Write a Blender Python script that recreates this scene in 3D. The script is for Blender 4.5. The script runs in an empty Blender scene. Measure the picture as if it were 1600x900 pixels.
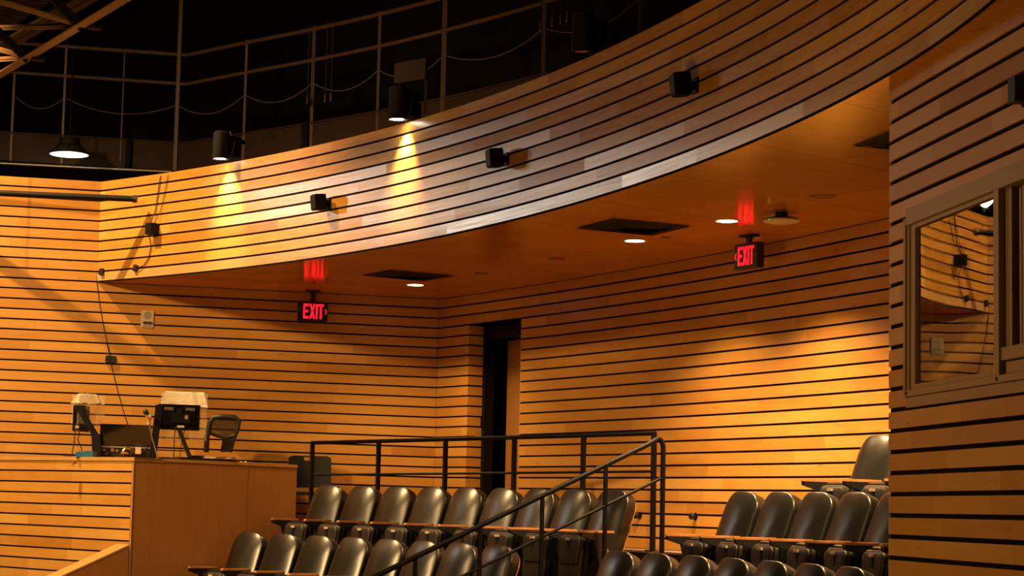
import bpy, bmesh, math, random
import numpy as np
from mathutils import Vector, Matrix
random.seed(7)
sc = bpy.context.scene
C = sc.collection
PI = math.pi

# ------------------------------------------------------------------ camera
F, ROLL, PITCH, CX, CY = 3122.99, 0.0305974, 0.0993877, 505.66, 480.42
ct, st = math.cos(PITCH), math.sin(PITCH)
cr, sr = math.cos(ROLL), math.sin(ROLL)
CAM = np.array([[cr, -sr, 0], [sr, cr, 0], [0, 0, 1]]) @ np.array([[1, 0, 0], [0, ct, st], [0, -st, ct]]) @ np.array([[1, 0, 0], [0, 0, -1], [0, 1, 0]])
cam = bpy.data.cameras.new('camera')
cam.sensor_width = 36.0
cam.lens = F * 36.0 / 1600.0
cam.shift_x = (800 - CX) / 1600.0
cam.shift_y = (CY - 450) / 1600.0
cam.clip_end = 200
cam_o = bpy.data.objects.new('camera', cam)
C.objects.link(cam_o)
m = Matrix.Identity(4)
for i in range(3):
    m[i][0] = CAM[0][i]; m[i][1] = -CAM[1][i]; m[i][2] = -CAM[2][i]
cam_o.matrix_world = m
sc.camera = cam_o


def ray(x, y):
    return np.array([(x - CX) / F, (y - CY) / F, 1.0]) @ CAM


def at(x, y, Y):                       # point on the sight line at distance Y into the room
    r = ray(x, y)
    return Vector(r * (Y / r[1]))


def onz(x, y, z):
    r = ray(x, y)
    return Vector(r * (z / r[2]))


# ------------------------------------------------------------------ surveyed geometry of the hall
P = 0.1143                              # slat pitch
ZL, ZR = 2.31692, 2.33429               # height of slat joint 0 (left / back walls, right wall)
A_ANG, A_D = -0.175769, 22.37651        # left wall plane
B_ANG, B_D, B_Q, B_U = 1.110287, 11.45107, -0.0133567, -17.78625   # slightly curved back wall
R_ANG, R_D = 1.518848, 3.686757         # right wall plane
NA = np.array([math.sin(A_ANG), math.cos(A_ANG)]); TA = np.array([NA[1], -NA[0]])
NB = np.array([math.sin(B_ANG), math.cos(B_ANG)]); TB = np.array([NB[1], -NB[0]])
NR = np.array([math.sin(R_ANG), math.cos(R_ANG)]); TR = np.array([NR[1], -NR[0]])
SOF = 2.431                             # soffit height
F0, F1, F2, F3 = -0.31, -0.769, -1.27, -1.80   # tier floors


def onA(x, y, off=0.0):
    r = ray(x, y)
    return Vector(r * ((A_D + off) / (NA @ r[:2])))


def onR(x, y):
    r = ray(x, y)
    return Vector(r * (R_D / (NR @ r[:2])))


def ptB(u, off=0.0):
    d = B_D + off + B_Q * (u - B_U) ** 2
    return NB * d + TB * u


def onB(x, y, off=0.0):
    r = ray(x, y)
    s = B_D / (NB @ r[:2])
    for _ in range(8):
        u = TB @ (r[:2] * s)
        s = (B_D + off + B_Q * (u - B_U) ** 2) / (NB @ r[:2])
    return Vector(r * s)


def uB(x, y):
    p = onB(x, y)
    return float(TB @ np.array(p[:2]))


# ------------------------------------------------------------------ materials
def new_mat(name):
    mt = bpy.data.materials.new(name)
    mt.use_nodes = True
    nt = mt.node_tree
    return mt, nt, nt.nodes, nt.links, nt.nodes['Principled BSDF']


def simple(name, col, rough=0.5, metal=0.0, var=0.12, scale=18.0, spec=0.5, bump=0.0, coat=0.0):
    mt, nt, N, L, b = new_mat(name)
    tc = N.new('ShaderNodeTexCoord'); nz = N.new('ShaderNodeTexNoise')
    nz.inputs['Scale'].default_value = scale; nz.inputs['Detail'].default_value = 4
    L.new(tc.outputs['Object'], nz.inputs['Vector'])
    mx = N.new('ShaderNodeMix'); mx.data_type = 'RGBA'
    mx.inputs[6].default_value = (*[c * (1 - var) for c in col], 1)
    mx.inputs[7].default_value = (*[min(1, c * (1 + var)) for c in col], 1)
    L.new(nz.outputs['Fac'], mx.inputs[0])
    L.new(mx.outputs[2], b.inputs['Base Color'])
    b.inputs['Roughness'].default_value = rough
    b.inputs['Metallic'].default_value = metal
    b.inputs['Specular IOR Level'].default_value = spec
    b.inputs['Coat Weight'].default_value = coat
    if bump:
        bp = N.new('ShaderNodeBump'); bp.inputs['Strength'].default_value = bump; bp.inputs['Distance'].default_value = 0.01
        n2 = N.new('ShaderNodeTexNoise'); n2.inputs['Scale'].default_value = scale * 6
        L.new(tc.outputs['Object'], n2.inputs['Vector']); L.new(n2.outputs['Fac'], bp.inputs['Height'])
        L.new(bp.outputs['Normal'], b.inputs['Normal'])
    return mt


def emit(name, col, strength, base=(0.02, 0.02, 0.02)):
    mt, nt, N, L, b = new_mat(name)
    b.inputs['Base Color'].default_value = (*base, 1)
    b.inputs['Emission Color'].default_value = (*col, 1)
    b.inputs['Emission Strength'].default_value = strength
    return mt


def wood_boards(name, dark, mid, light, rough=0.33, jit=0.03, spec=0.5):
    """maple slats: per-board tone from the mesh, grain along the board from UV (metres)"""
    mt, nt, N, L, b = new_mat(name)
    uv = N.new('ShaderNodeUVMap'); uv.uv_map = 'UVMap'
    at_ = N.new('ShaderNodeAttribute'); at_.attribute_name = 'tone'
    aj = N.new('ShaderNodeAttribute'); aj.attribute_name = 'jit'
    comb = N.new('ShaderNodeCombineXYZ'); L.new(at_.outputs['Fac'], comb.inputs['Z'])
    sc3 = N.new('ShaderNodeVectorMath'); sc3.operation = 'SCALE'; sc3.inputs[3].default_value = 37.0
    L.new(comb.outputs[0], sc3.inputs[0])
    add = N.new('ShaderNodeVectorMath'); L.new(uv.outputs['UV'], add.inputs[0]); L.new(sc3.outputs[0], add.inputs[1])
    mp = N.new('ShaderNodeMapping'); mp.inputs['Scale'].default_value = (1.6, 55, 1); L.new(add.outputs[0], mp.inputs['Vector'])
    g = N.new('ShaderNodeTexNoise'); g.inputs['Scale'].default_value = 1.0; g.inputs['Detail'].default_value = 6; g.inputs['Roughness'].default_value = 0.6
    L.new(mp.outputs[0], g.inputs['Vector'])
    mp2 = N.new('ShaderNodeMapping'); mp2.inputs['Scale'].default_value = (2.2, 7, 1); L.new(add.outputs[0], mp2.inputs['Vector'])
    fl = N.new('ShaderNodeTexNoise'); fl.inputs['Scale'].default_value = 1.3; fl.inputs['Detail'].default_value = 3
    L.new(mp2.outputs[0], fl.inputs['Vector'])
    # tone value 0..1 = board tone + grain + figure
    m1 = N.new('ShaderNodeMath'); m1.operation = 'MULTIPLY_ADD'; m1.inputs[1].default_value = 0.36; m1.inputs[2].default_value = -0.18
    L.new(g.outputs['Fac'], m1.inputs[0])
    m2 = N.new('ShaderNodeMath'); m2.operation = 'MULTIPLY_ADD'; m2.inputs[1].default_value = 0.42; m2.inputs[2].default_value = -0.21
    L.new(fl.outputs['Fac'], m2.inputs[0])
    m3 = N.new('ShaderNodeMath'); L.new(m1.outputs[0], m3.inputs[0]); L.new(m2.outputs[0], m3.inputs[1])
    m4 = N.new('ShaderNodeMath'); L.new(m3.outputs[0], m4.inputs[0]); L.new(at_.outputs['Fac'], m4.inputs[1])
    cr_ = N.new('ShaderNodeValToRGB')
    e = cr_.color_ramp.elements
    e[0].position = 0.0; e[0].color = (*dark, 1); e[1].position = 1.0; e[1].color = (*light, 1)
    k = e.new(0.5); k.color = (*mid, 1)
    L.new(m4.outputs[0], cr_.inputs[0])
    # sparse darker knots and fingerprints of the mill
    mp3 = N.new('ShaderNodeMapping'); mp3.inputs['Scale'].default_value = (5, 16, 1); L.new(add.outputs[0], mp3.inputs['Vector'])
    kn = N.new('ShaderNodeTexNoise'); kn.inputs['Scale'].default_value = 1.0; kn.inputs['Detail'].default_value = 2; L.new(mp3.outputs[0], kn.inputs['Vector'])
    kr = N.new('ShaderNodeMapRange'); kr.inputs['From Min'].default_value = 0.70; kr.inputs['From Max'].default_value = 0.78
    L.new(kn.outputs['Fac'], kr.inputs['Value'])
    mk = N.new('ShaderNodeMath'); mk.operation = 'MULTIPLY'; mk.inputs[1].default_value = 0.45; L.new(kr.outputs[0], mk.inputs[0])
    mx = N.new('ShaderNodeMix'); mx.data_type = 'RGBA'; mx.inputs[7].default_value = (*[c * 0.45 for c in dark], 1)
    L.new(mk.outputs[0], mx.inputs[0]); L.new(cr_.outputs[0], mx.inputs[6])
    L.new(mx.outputs[2], b.inputs['Base Color'])
    rr = N.new('ShaderNodeMapRange'); rr.inputs['To Min'].default_value = rough - 0.08; rr.inputs['To Max'].default_value = rough + 0.12
    L.new(g.outputs['Fac'], rr.inputs['Value']); L.new(rr.outputs[0], b.inputs['Roughness'])
    b.inputs['Specular IOR Level'].default_value = spec
    # boards are never perfectly flush: tiny tilt per board
    geo = N.new('ShaderNodeNewGeometry')
    sub = N.new('ShaderNodeVectorMath'); sub.operation = 'SUBTRACT'; sub.inputs[1].default_value = (0.5, 0.5, 0.5)
    L.new(aj.outputs['Vector'], sub.inputs[0])
    scj = N.new('ShaderNodeVectorMath'); scj.operation = 'SCALE'; scj.inputs[3].default_value = jit; L.new(sub.outputs[0], scj.inputs[0])
    ad = N.new('ShaderNodeVectorMath'); L.new(geo.outputs['Normal'], ad.inputs[0]); L.new(scj.outputs[0], ad.inputs[1])
    nm = N.new('ShaderNodeVectorMath'); nm.operation = 'NORMALIZE'; L.new(ad.outputs[0], nm.inputs[0])
    L.new(nm.outputs[0], b.inputs['Normal'])
    return mt


def veneer(name, dark, light, rough=0.25, seams=None, vertical=False, spec=0.5, band=30):
    """plain wood veneer panel, object coordinates, optional panel seams"""
    mt, nt, N, L, b = new_mat(name)
    tc = N.new('ShaderNodeTexCoord')
    mp = N.new('ShaderNodeMapping')
    mp.inputs['Rotation'].default_value = (0, 0, seams[0] if seams else 0)
    L.new(tc.outputs['Object'], mp.inputs['Vector'])
    mp2 = N.new('ShaderNodeMapping')
    mp2.inputs['Scale'].default_value = (band, band, 1.2) if vertical else (1.2, band, 1.2)
    L.new(mp.outputs[0], mp2.inputs['Vector'])
    g = N.new('ShaderNodeTexNoise'); g.inputs['Scale'].default_value = 1; g.inputs['Detail'].default_value = 5
    L.new(mp2.outputs[0], g.inputs['Vector'])
    g2 = N.new('ShaderNodeTexNoise'); g2.inputs['Scale'].default_value = 1.7; g2.inputs['Detail'].default_value = 2
    L.new(mp.outputs[0], g2.inputs['Vector'])
    av = N.new('ShaderNodeMath'); av.operation = 'ADD'; L.new(g.outputs['Fac'], av.inputs[0]); L.new(g2.outputs['Fac'], av.inputs[1])
    hv = N.new('ShaderNodeMath'); hv.operation = 'MULTIPLY'; hv.inputs[1].default_value = 0.5; L.new(av.outputs[0], hv.inputs[0])
    cr_ = N.new('ShaderNodeValToRGB'); e = cr_.color_ramp.elements
    e[0].position = 0.3; e[0].color = (*dark, 1); e[1].position = 0.7; e[1].color = (*light, 1)
    L.new(hv.outputs[0], cr_.inputs[0])
    col = cr_.outputs[0]
    if seams:
        br = N.new('ShaderNodeTexBrick')
        br.offset = 0.5
        br.inputs['Scale'].default_value = 1.0
        br.inputs['Mortar Size'].default_value = 0.004
        br.inputs['Brick Width'].default_value = seams[1]; br.inputs['Row Height'].default_value = seams[2]
        br.inputs['Color1'].default_value = (1, 1, 1, 1); br.inputs['Color2'].default_value = (0.9, 0.9, 0.9, 1); br.inputs['Mortar'].default_value = (0.25, 0.2, 0.18, 1)
        L.new(mp.outputs[0], br.inputs['Vector'])
        mu = N.new('ShaderNodeMix'); mu.data_type = 'RGBA'; mu.blend_type = 'MULTIPLY'; mu.inputs[0].default_value = 1.0
        L.new(col, mu.inputs[6]); L.new(br.outputs['Color'], mu.inputs[7]); col = mu.outputs[2]
    L.new(col, b.inputs['Base Color'])
    b.inputs['Roughness'].default_value = rough
    b.inputs['Specular IOR Level'].default_value = spec
    return mt


MD, MM, ML = (0.42, 0.172, 0.024), (0.60, 0.285, 0.050), (0.74, 0.42, 0.105)
M = {}
M['slat'] = wood_boards('maple_slat', MD, MM, ML, rough=0.36, jit=0.05)
M['fascia'] = wood_boards('maple_fascia_slat', MD, MM, ML, rough=0.25, jit=0.085, spec=0.55)
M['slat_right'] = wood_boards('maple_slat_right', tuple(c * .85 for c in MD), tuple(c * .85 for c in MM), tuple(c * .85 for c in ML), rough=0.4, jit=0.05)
M['pale'] = wood_boards('sheen_maple_edge_board', (0.42, 0.21, 0.07), (0.56, 0.31, 0.11), (0.66, 0.41, 0.17), rough=0.24, jit=0.05, spec=0.9)  # paler base colour: whitish sheen painted into the bottom board
M['black'] = simple('black_backing', (0.006, 0.005, 0.004), 0.9, spec=0.1)
M['soffit'] = veneer('soffit_veneer', (0.66, 0.255, 0.035), (0.80, 0.335, 0.05), rough=0.14, seams=(-0.66, 2.4, 1.2), band=40)
M['desk_side'] = veneer('desk_side_veneer', (0.42, 0.17, 0.042), (0.52, 0.22, 0.06), rough=0.35, vertical=True)
M['desk_top'] = veneer('desk_top_veneer', (0.52, 0.27, 0.08), (0.64, 0.36, 0.12), rough=0.35)
M['door'] = veneer('door_veneer', (0.40, 0.17, 0.04), (0.5, 0.23, 0.06), rough=0.4, vertical=True)
M['arm_wood'] = veneer('armrest_wood', (0.50, 0.19, 0.05), (0.62, 0.27, 0.08), rough=0.3)
M['shell'] = veneer('seat_shell_wood', (0.45, 0.22, 0.05), (0.58, 0.31, 0.08), rough=0.35, vertical=True)
M['vinyl'] = simple('black_vinyl', (0.008, 0.007, 0.005), 0.31, var=0.2, scale=9, spec=0.8, bump=0.04)
M['seat_plastic'] = simple('seat_underside_plastic', (0.022, 0.016, 0.010), 0.5, scale=12, bump=0.05)
M['seat_metal'] = simple('seat_standard_black', (0.010, 0.008, 0.006), 0.55)
M['black_metal'] = simple('black_painted_steel', (0.005, 0.004, 0.003), 0.55, spec=0.18)
M['black_plastic'] = simple('black_plastic', (0.010, 0.009, 0.008), 0.45)
M['gloss_black'] = simple('gloss_black', (0.008, 0.007, 0.006), 0.12)
M['chrome'] = simple('chrome', (0.75, 0.68, 0.55), 0.22, metal=1.0)
M['steel'] = simple('dull_steel', (0.35, 0.30, 0.22), 0.4, metal=0.7)
M['truss'] = simple('rust_painted_steel', (0.34, 0.17, 0.06), 0.6, var=0.35, scale=6)
M['deck'] = simple('roof_deck', (0.05, 0.03, 0.02), 0.7, var=0.3)
M['catwalk'] = simple('catwalk_brown_steel', (0.028, 0.0135, 0.0075), 0.75, spec=0.2, var=0.3, scale=7)
M['rail_brown'] = simple('catwalk_rail', (0.07, 0.036, 0.02), 0.55, var=0.3, scale=9)
M['carpet'] = simple('dark_carpet', (0.022, 0.015, 0.011), 0.95, var=0.3, scale=80, spec=0.1)
M['aisle'] = simple('aisle_floor', (0.34, 0.22, 0.12), 0.6, var=0.15, scale=20)
M['frame'] = simple('tan_window_frame', (0.34, 0.22, 0.105), 0.45, var=0.08)
M['white_plastic'] = simple('cream_plastic', (0.62, 0.52, 0.38), 0.5, var=0.05)
M['grille'] = simple('vent_black', (0.010, 0.008, 0.006), 0.5)
M['cord'] = simple('black_cord', (0.014, 0.009, 0.006), 0.6)
M['chain'] = simple('pale_steel_cable', (0.16, 0.12, 0.08), 0.45, metal=0.3)
M['blue'] = simple('blue_plastic', (0.01, 0.17, 0.42), 0.4)
M['paper'] = simple('pink_white_paper', (0.75, 0.58, 0.52), 0.8)
M['brownbox'] = simple('reddish_cardboard', (0.25, 0.09, 0.035), 0.7)
M['green'] = simple('green_tape', (0.05, 0.45, 0.12), 0.5)
M['red'] = simple('red_tape', (0.55, 0.05, 0.03), 0.5)
M['lamp_black'] = simple('matt_black_housing', (0.006, 0.005, 0.004), 0.7, spec=0.15)
M['lens_on'] = emit('downlight_lens_lit', (1.0, 0.80, 0.50), 22)
M['spot_on'] = emit('spot_lens_lit', (1.0, 0.93, 0.75), 18)
M['bay_on'] = emit('bay_lamp_lit', (1.0, 0.94, 0.70), 2.2)
M['exit_red'] = emit('exit_letter_red', (1.0, 0.004, 0.010), 3.6, base=(0.3, 0.01, 0.01))
M['exit_off'] = simple('exit_arrow_unlit', (0.16, 0.13, 0.12), 0.5)
M['led'] = emit('green_led', (0.1, 1.0, 0.1), 0.9)
M['reflector'] = simple('lamp_reflector', (0.7, 0.45, 0.22), 0.15, metal=1.0)

mt, nt, N, L, b = new_mat('window_glass')      # float glass with the usual slight waviness
b.inputs['Base Color'].default_value = (0.9, 0.92, 0.9, 1)
b.inputs['Roughness'].default_value = 0.0
b.inputs['Transmission Weight'].default_value = 1.0
b.inputs['IOR'].default_value = 1.52
tc = N.new('ShaderNodeTexCoord'); nz = N.new('ShaderNodeTexNoise'); nz.inputs['Scale'].default_value = 1.5; nz.inputs['Detail'].default_value = 0
L.new(tc.outputs['Object'], nz.inputs['Vector'])
bp = N.new('ShaderNodeBump'); bp.inputs['Strength'].default_value = 0.06; bp.inputs['Distance'].default_value = 0.010
L.new(nz.outputs['Fac'], bp.inputs['Height']); L.new(bp.outputs['Normal'], b.inputs['Normal'])
M['glass'] = mt

mt, nt, N, L, b = new_mat('clear_plastic_sheet')   # thin crumpled dust cover
tr = N.new('ShaderNodeBsdfTransparent'); mix = N.new('ShaderNodeMixShader'); mix.inputs[0].default_value = 0.22
b.inputs['Base Color'].default_value = (0.75, 0.62, 0.45, 1); b.inputs['Roughness'].default_value = 0.25
tc = N.new('ShaderNodeTexCoord'); nz = N.new('ShaderNodeTexNoise'); nz.inputs['Scale'].default_value = 14; nz.inputs['Detail'].default_value = 3
L.new(tc.outputs['Object'], nz.inputs['Vector'])
bp = N.new('ShaderNodeBump'); bp.inputs['Strength'].default_value = 0.9; bp.inputs['Distance'].default_value = 0.03
L.new(nz.outputs['Fac'], bp.inputs['Height']); L.new(bp.outputs['Normal'], b.inputs['Normal'])
L.new(tr.outputs[0], mix.inputs[1]); L.new(b.outputs[0], mix.inputs[2]); L.new(mix.outputs[0], N['Material Output'].inputs['Surface'])
M['sheet'] = mt
M['sheet_top'] = simple('crumpled_white_sheet', (0.66, 0.55, 0.38), 0.4, var=0.25, scale=22, bump=0.8)


# ------------------------------------------------------------------ mesh helpers
def V(*a):
    return Vector(a)


def xy(a, z):
    return Vector((a[0], a[1], z))


def obj(name, bm, mat, parent=None, local=False, smooth=None):
    me = bpy.data.meshes.new(name)
    if parent is not None and not local:
        bm.transform(parent.matrix_basis.inverted())
    bmesh.ops.recalc_face_normals(bm, faces=bm.faces[:])
    bm.to_mesh(me); bm.free()
    for k in (mat if isinstance(mat, (list, tuple)) else [mat]):
        me.materials.append(k)
    if smooth is not None:
        for p in me.polygons: p.use_smooth = True
        me.set_sharp_from_angle(angle=math.radians(smooth))
    o = bpy.data.objects.new(name, me)
    C.objects.link(o)
    if parent is not None: o.parent = parent
    return o


def tag(o, label, cat, group=None):
    o['label'] = label; o['category'] = cat
    if group: o['group'] = group
    return o


def thing(name, label, cat, loc, rotz=0.0, group=None):
    o = bpy.data.objects.new(name, None)
    o.empty_display_size = 0.1
    C.objects.link(o)
    o.location = loc; o.rotation_euler = (0, 0, rotz)
    o.matrix_basis = Matrix.Translation(loc) @ Matrix.Rotation(rotz, 4, 'Z')
    return tag(o, label, cat, group)


def structure(o):
    o['kind'] = 'structure'
    return o


def para(bm, o, ex, ey, ez, mi=0):
    """parallelepiped from corner o with edge vectors"""
    o, ex, ey, ez = Vector(o), Vector(ex), Vector(ey), Vector(ez)
    v = [bm.verts.new(o + ex * i + ey * j + ez * k) for k in (0, 1) for j in (0, 1) for i in (0, 1)]
    for f in ((0, 1, 3, 2), (4, 6, 7, 5), (0, 4, 5, 1), (2, 3, 7, 6), (0, 2, 6, 4), (1, 5, 7, 3)):
        fc = bm.faces.new([v[i] for i in f]); fc.material_index = mi


def cbox(bm, c, ax, ay, az, sx, sy, sz, mi=0):
    """box centred on c with unit axes and full sizes"""
    ax, ay, az = Vector(ax) * sx, Vector(ay) * sy, Vector(az) * sz
    para(bm, Vector(c) - ax / 2 - ay / 2 - az / 2, ax, ay, az, mi)


def frame_of(d):
    d = d.normalized()
    a = V(0, 0, 1) if abs(d.z) < 0.9 else V(1, 0, 0)
    x = d.cross(a).normalized()
    return x, d.cross(x).normalized()


def tube(bm, pts, r, n=8, caps=True, mi=0):
    pts = [Vector(p) for p in pts]
    rings = []
    x = None
    for i, p in enumerate(pts):
        d = (pts[min(i + 1, len(pts) - 1)] - pts[max(i - 1, 0)])
        if x is None:
            x, y = frame_of(d)
        else:
            d.normalize()
            x = (x - d * x.dot(d)).normalized(); y = d.cross(x)
        rr = r[i] if isinstance(r, (list, tuple)) else r
        rings.append([bm.verts.new(p + (x * math.cos(2 * PI * k / n) + y * math.sin(2 * PI * k / n)) * rr) for k in range(n)])
    for a, c in zip(rings[:-1], rings[1:]):
        for k in range(n):
            f = bm.faces.new((a[k], a[(k + 1) % n], c[(k + 1) % n], c[k])); f.material_index = mi
    if caps:
        for rg in (rings[0], rings[-1]):
            f = bm.faces.new(rg); f.material_index = mi


def bar(bm, p, q, w, h=None, mi=0, up=(0, 0, 1)):
    """square bar between two points"""
    p, q = Vector(p), Vector(q)
    d = (q - p).normalized()
    u = Vector(up)
    s = d.cross(u)
    if s.length < 1e-4: s = d.cross(V(1, 0, 0))
    s.normalize(); u = s.cross(d).normalized()
    h = h or w
    para(bm, p - s * w / 2 - u * h / 2, q - p, s * w, u * h, mi)


def lathe(bm, c, prof, n=24, axis=(0, 0, 1), mi=0):
    """prof: list of (radius, height along axis)"""
    ax = Vector(axis).normalized(); x, y = frame_of(ax)
    rings = []
    for r, h in prof:
        if r < 1e-6:
            rings.append([bm.verts.new(Vector(c) + ax * h)])
        else:
            rings.append([bm.verts.new(Vector(c) + ax * h + (x * math.cos(2 * PI * k / n) + y * math.sin(2 * PI * k / n)) * r) for k in range(n)])
    for a, d in zip(rings[:-1], rings[1:]):
        for k in range(n):
            k2 = (k + 1) % n
            if len(a) == 1 and len(d) == 1: continue
            if len(a) == 1: f = bm.faces.new((a[0], d[k2], d[k]))
            elif len(d) == 1: f = bm.faces.new((a[k], a[k2], d[0]))
            else: f = bm.faces.new((a[k], a[k2], d[k2], d[k]))
            f.material_index = mi


def pillow(bm, outline, rings, place, mi=0):
    """padded panel: outline [(u,v)] star-shaped about its centre, rings [(inset, depth)]; place(u,v,d)->point"""
    cu = sum(p[0] for p in outline) / len(outline); cv = sum(p[1] for p in outline) / len(outline)
    R = []
    for ins, d in rings:
        if ins is None:
            R.append([bm.verts.new(place(cu, cv, d))]); continue
        ring = []
        for u, v in outline:
            l = math.hypot(u - cu, v - cv)
            k = max(0.0, (l - ins) / l)
            ring.append(bm.verts.new(place(cu + (u - cu) * k, cv + (v - cv) * k, d)))
        R.append(ring)
    n = len(outline)
    for a, c in zip(R[:-1], R[1:]):
        for k in range(n):
            k2 = (k + 1) % n
            if len(a) == 1: f = bm.faces.new((a[0], c[k2], c[k]))
            elif len(c) == 1: f = bm.faces.new((a[k], a[k2], c[0]))
            else: f = bm.faces.new((a[k], a[k2], c[k2], c[k]))
            f.material_index = mi


def round_rect(w0, w1, h, rt, rb, n=7):
    """outline, bottom width w0, top width w1, radii top / bottom; v from 0 to h"""
    out = []
    for cx_, cy_, r, a0 in ((w1 / 2 - rt, h - rt, rt, 0), (-(w1 / 2 - rt), h - rt, rt, 90), (-(w0 / 2 - rb), rb, rb, 180), (w0 / 2 - rb, rb, rb, 270)):
        for i in range(n):
            a = math.radians(a0 + 90 * i / (n - 1))
            out.append((cx_ + r * math.cos(a), cy_ + r * math.sin(a)))
    # extra points on the straight sides
    full = []
    for i, p in enumerate(out):
        q = out[(i + 1) % len(out)]
        full.append(p)
        d = math.hypot(q[0] - p[0], q[1] - p[1])
        for k in range(1, int(d / 0.06) + 1):
            t = k / (int(d / 0.06) + 1)
            full.append((p[0] + (q[0] - p[0]) * t, p[1] + (q[1] - p[1]) * t))
    return full


# ------------------------------------------------------------------ slatted walls
def resample(path, step):
    path = np.array(path, float)
    s = np.concatenate([[0], np.cumsum(np.linalg.norm(np.diff(path, axis=0), axis=1))])
    return path, s


class Slats:
    def __init__(self):
        self.v = []; self.f = []; self.mi = []; self.tone = []; self.jit = []; self.uv = []

    def pt(self, path, s, t):
        x = np.interp(t, s, path[:, 0]); y = np.interp(t, s, path[:, 1])
        e = 0.02
        a = np.array([np.interp(t - e, s, path[:, 0]), np.interp(t - e, s, path[:, 1])])
        c = np.array([np.interp(t + e, s, path[:, 0]), np.interp(t + e, s, path[:, 1])])
        d = (c - a) / max(1e-9, np.linalg.norm(c - a))
        return np.array([x, y]), np.array([d[1], -d[0]])     # point, outward (front) normal

    def board(self, path, s, s0, s1, z0, z1, thk, step, mi, tone):
        n = max(1, int(math.ceil((s1 - s0) / step)))
        base = len(self.v)
        ts = np.linspace(s0, s1, n + 1)
        j = (random.random(), random.random(), random.random())
        for t in ts:
            p, nn = self.pt(path, s, t)
            q = p - nn * thk
            self.v += [(p[0], p[1], z0), (p[0], p[1], z1), (q[0], q[1], z1), (q[0], q[1], z0)]
        def add(idx, uvs):
            self.f.append(idx); self.mi.append(mi); self.tone.append(tone); self.jit.append(j); self.uv += uvs
        for i in range(n):
            a, c = base + 4 * i, base + 4 * i + 4
            u0, u1 = ts[i], ts[i + 1]
            add((a, c, c + 1, a + 1), [(u0, z0), (u1, z0), (u1, z1), (u0, z1)])
            add((a + 1, c + 1, c + 2, a + 2), [(u0, z1), (u1, z1), (u1, z1 + thk), (u0, z1 + thk)])
            add((a + 3, c + 3, c, a), [(u0, z0 - thk), (u1, z0 - thk), (u1, z0), (u0, z0)])
            add((a + 2, c + 2, c + 3, a + 3), [(u0, z1), (u1, z1), (u1, z0), (u0, z0)])
        a = base
        add((a, a + 1, a + 2, a + 3), [(ts[0], z0), (ts[0], z1), (ts[0], z1), (ts[0], z0)])
        a = base + 4 * n
        add((a + 3, a + 2, a + 1, a), [(ts[-1], z0), (ts[-1], z1), (ts[-1], z1), (ts[-1], z0)])

    def wall(self, path, rows, z0, gap, thk=0.012, step=10.0, smin=0.0, smax=None, holes=(), lens=(0.9, 2.4), mi=0, mi_of=None, tone=(0.5, 0.115), back=True):
        """rows: range of joint numbers; board k fills the space under joint k. holes: (s0,s1,zlo,zhi)"""
        path, s = resample(path, step)
        smax = smax if smax is not None else s[-1]
        for k in rows:
            zt = z0 - k * P - gap / 2; zb = z0 - (k + 1) * P + gap / 2
            t = smin - random.uniform(0, lens[1])
            cuts = []
            while t < smax:
                ln = random.uniform(*lens)
                a, c = max(t, smin), min(t + ln, smax)
                if c - a > 0.02: cuts.append((a, c))
                t += ln
            for a, c in cuts:
                tn = min(1, max(0, random.gauss(*tone)))
                pieces = [(a, c, zb, zt)]
                for h0, h1, hl, hh in holes:
                    nxt = []
                    for (p0, p1, q0, q1) in pieces:
                        if p1 <= h0 or p0 >= h1 or q1 <= hl or q0 >= hh:
                            nxt.append((p0, p1, q0, q1)); continue
                        if p0 < h0: nxt.append((p0, h0, q0, q1))
                        if p1 > h1: nxt.append((h1, p1, q0, q1))
                        m0, m1 = max(p0, h0), min(p1, h1)
                        if q1 > hh + 0.004: nxt.append((m0, m1, hh, q1))
                        if q0 < hl - 0.004: nxt.append((m0, m1, q0, hl))
                    pieces = nxt
                for (p0, p1, q0, q1) in pieces:
                    self.board(path, s, p0 + 0.0006, p1 - 0.0006, q0, q1, thk, step, mi_of(k) if mi_of else mi, tn)
        if back:
            zt = z0 - min(rows) * P - gap / 2; zb = z0 - (max(rows) + 1) * P + gap / 2
            self.sheet(path, s, smin, smax, zb, zt, thk * 0.9, step, holes)

    def sheet(self, path, s, smin, smax, zb, zt, off, step, holes, mi=1):
        pieces = [(smin, smax, zb, zt)]
        for h0, h1, hl, hh in holes:
            nxt = []
            for (p0, p1, q0, q1) in pieces:
                if p1 <= h0 or p0 >= h1: nxt.append((p0, p1, q0, q1)); continue
                if p0 < h0: nxt.append((p0, h0, q0, q1))
                if p1 > h1: nxt.append((h1, p1, q0, q1))
                m0, m1 = max(p0, h0), min(p1, h1)
                if q1 > hh: nxt.append((m0, m1, hh, q1))
                if q0 < hl: nxt.append((m0, m1, q0, hl))
            pieces = nxt
        for (p0, p1, q0, q1) in pieces:
            n = max(1, int(math.ceil((p1 - p0) / step)))
            ts = np.linspace(p0, p1, n + 1); base = len(self.v)
            for t in ts:
                p, nn = self.pt(path, s, t); q = p - nn * off
                self.v += [(q[0], q[1], q0), (q[0], q[1], q1)]
            for i in range(n):
                a = base + 2 * i
                self.f.append((a, a + 2, a + 3, a + 1)); self.mi.append(mi); self.tone.append(0.5); self.jit.append((.5, .5, .5)); self.uv += [(0, 0)] * 4

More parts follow.
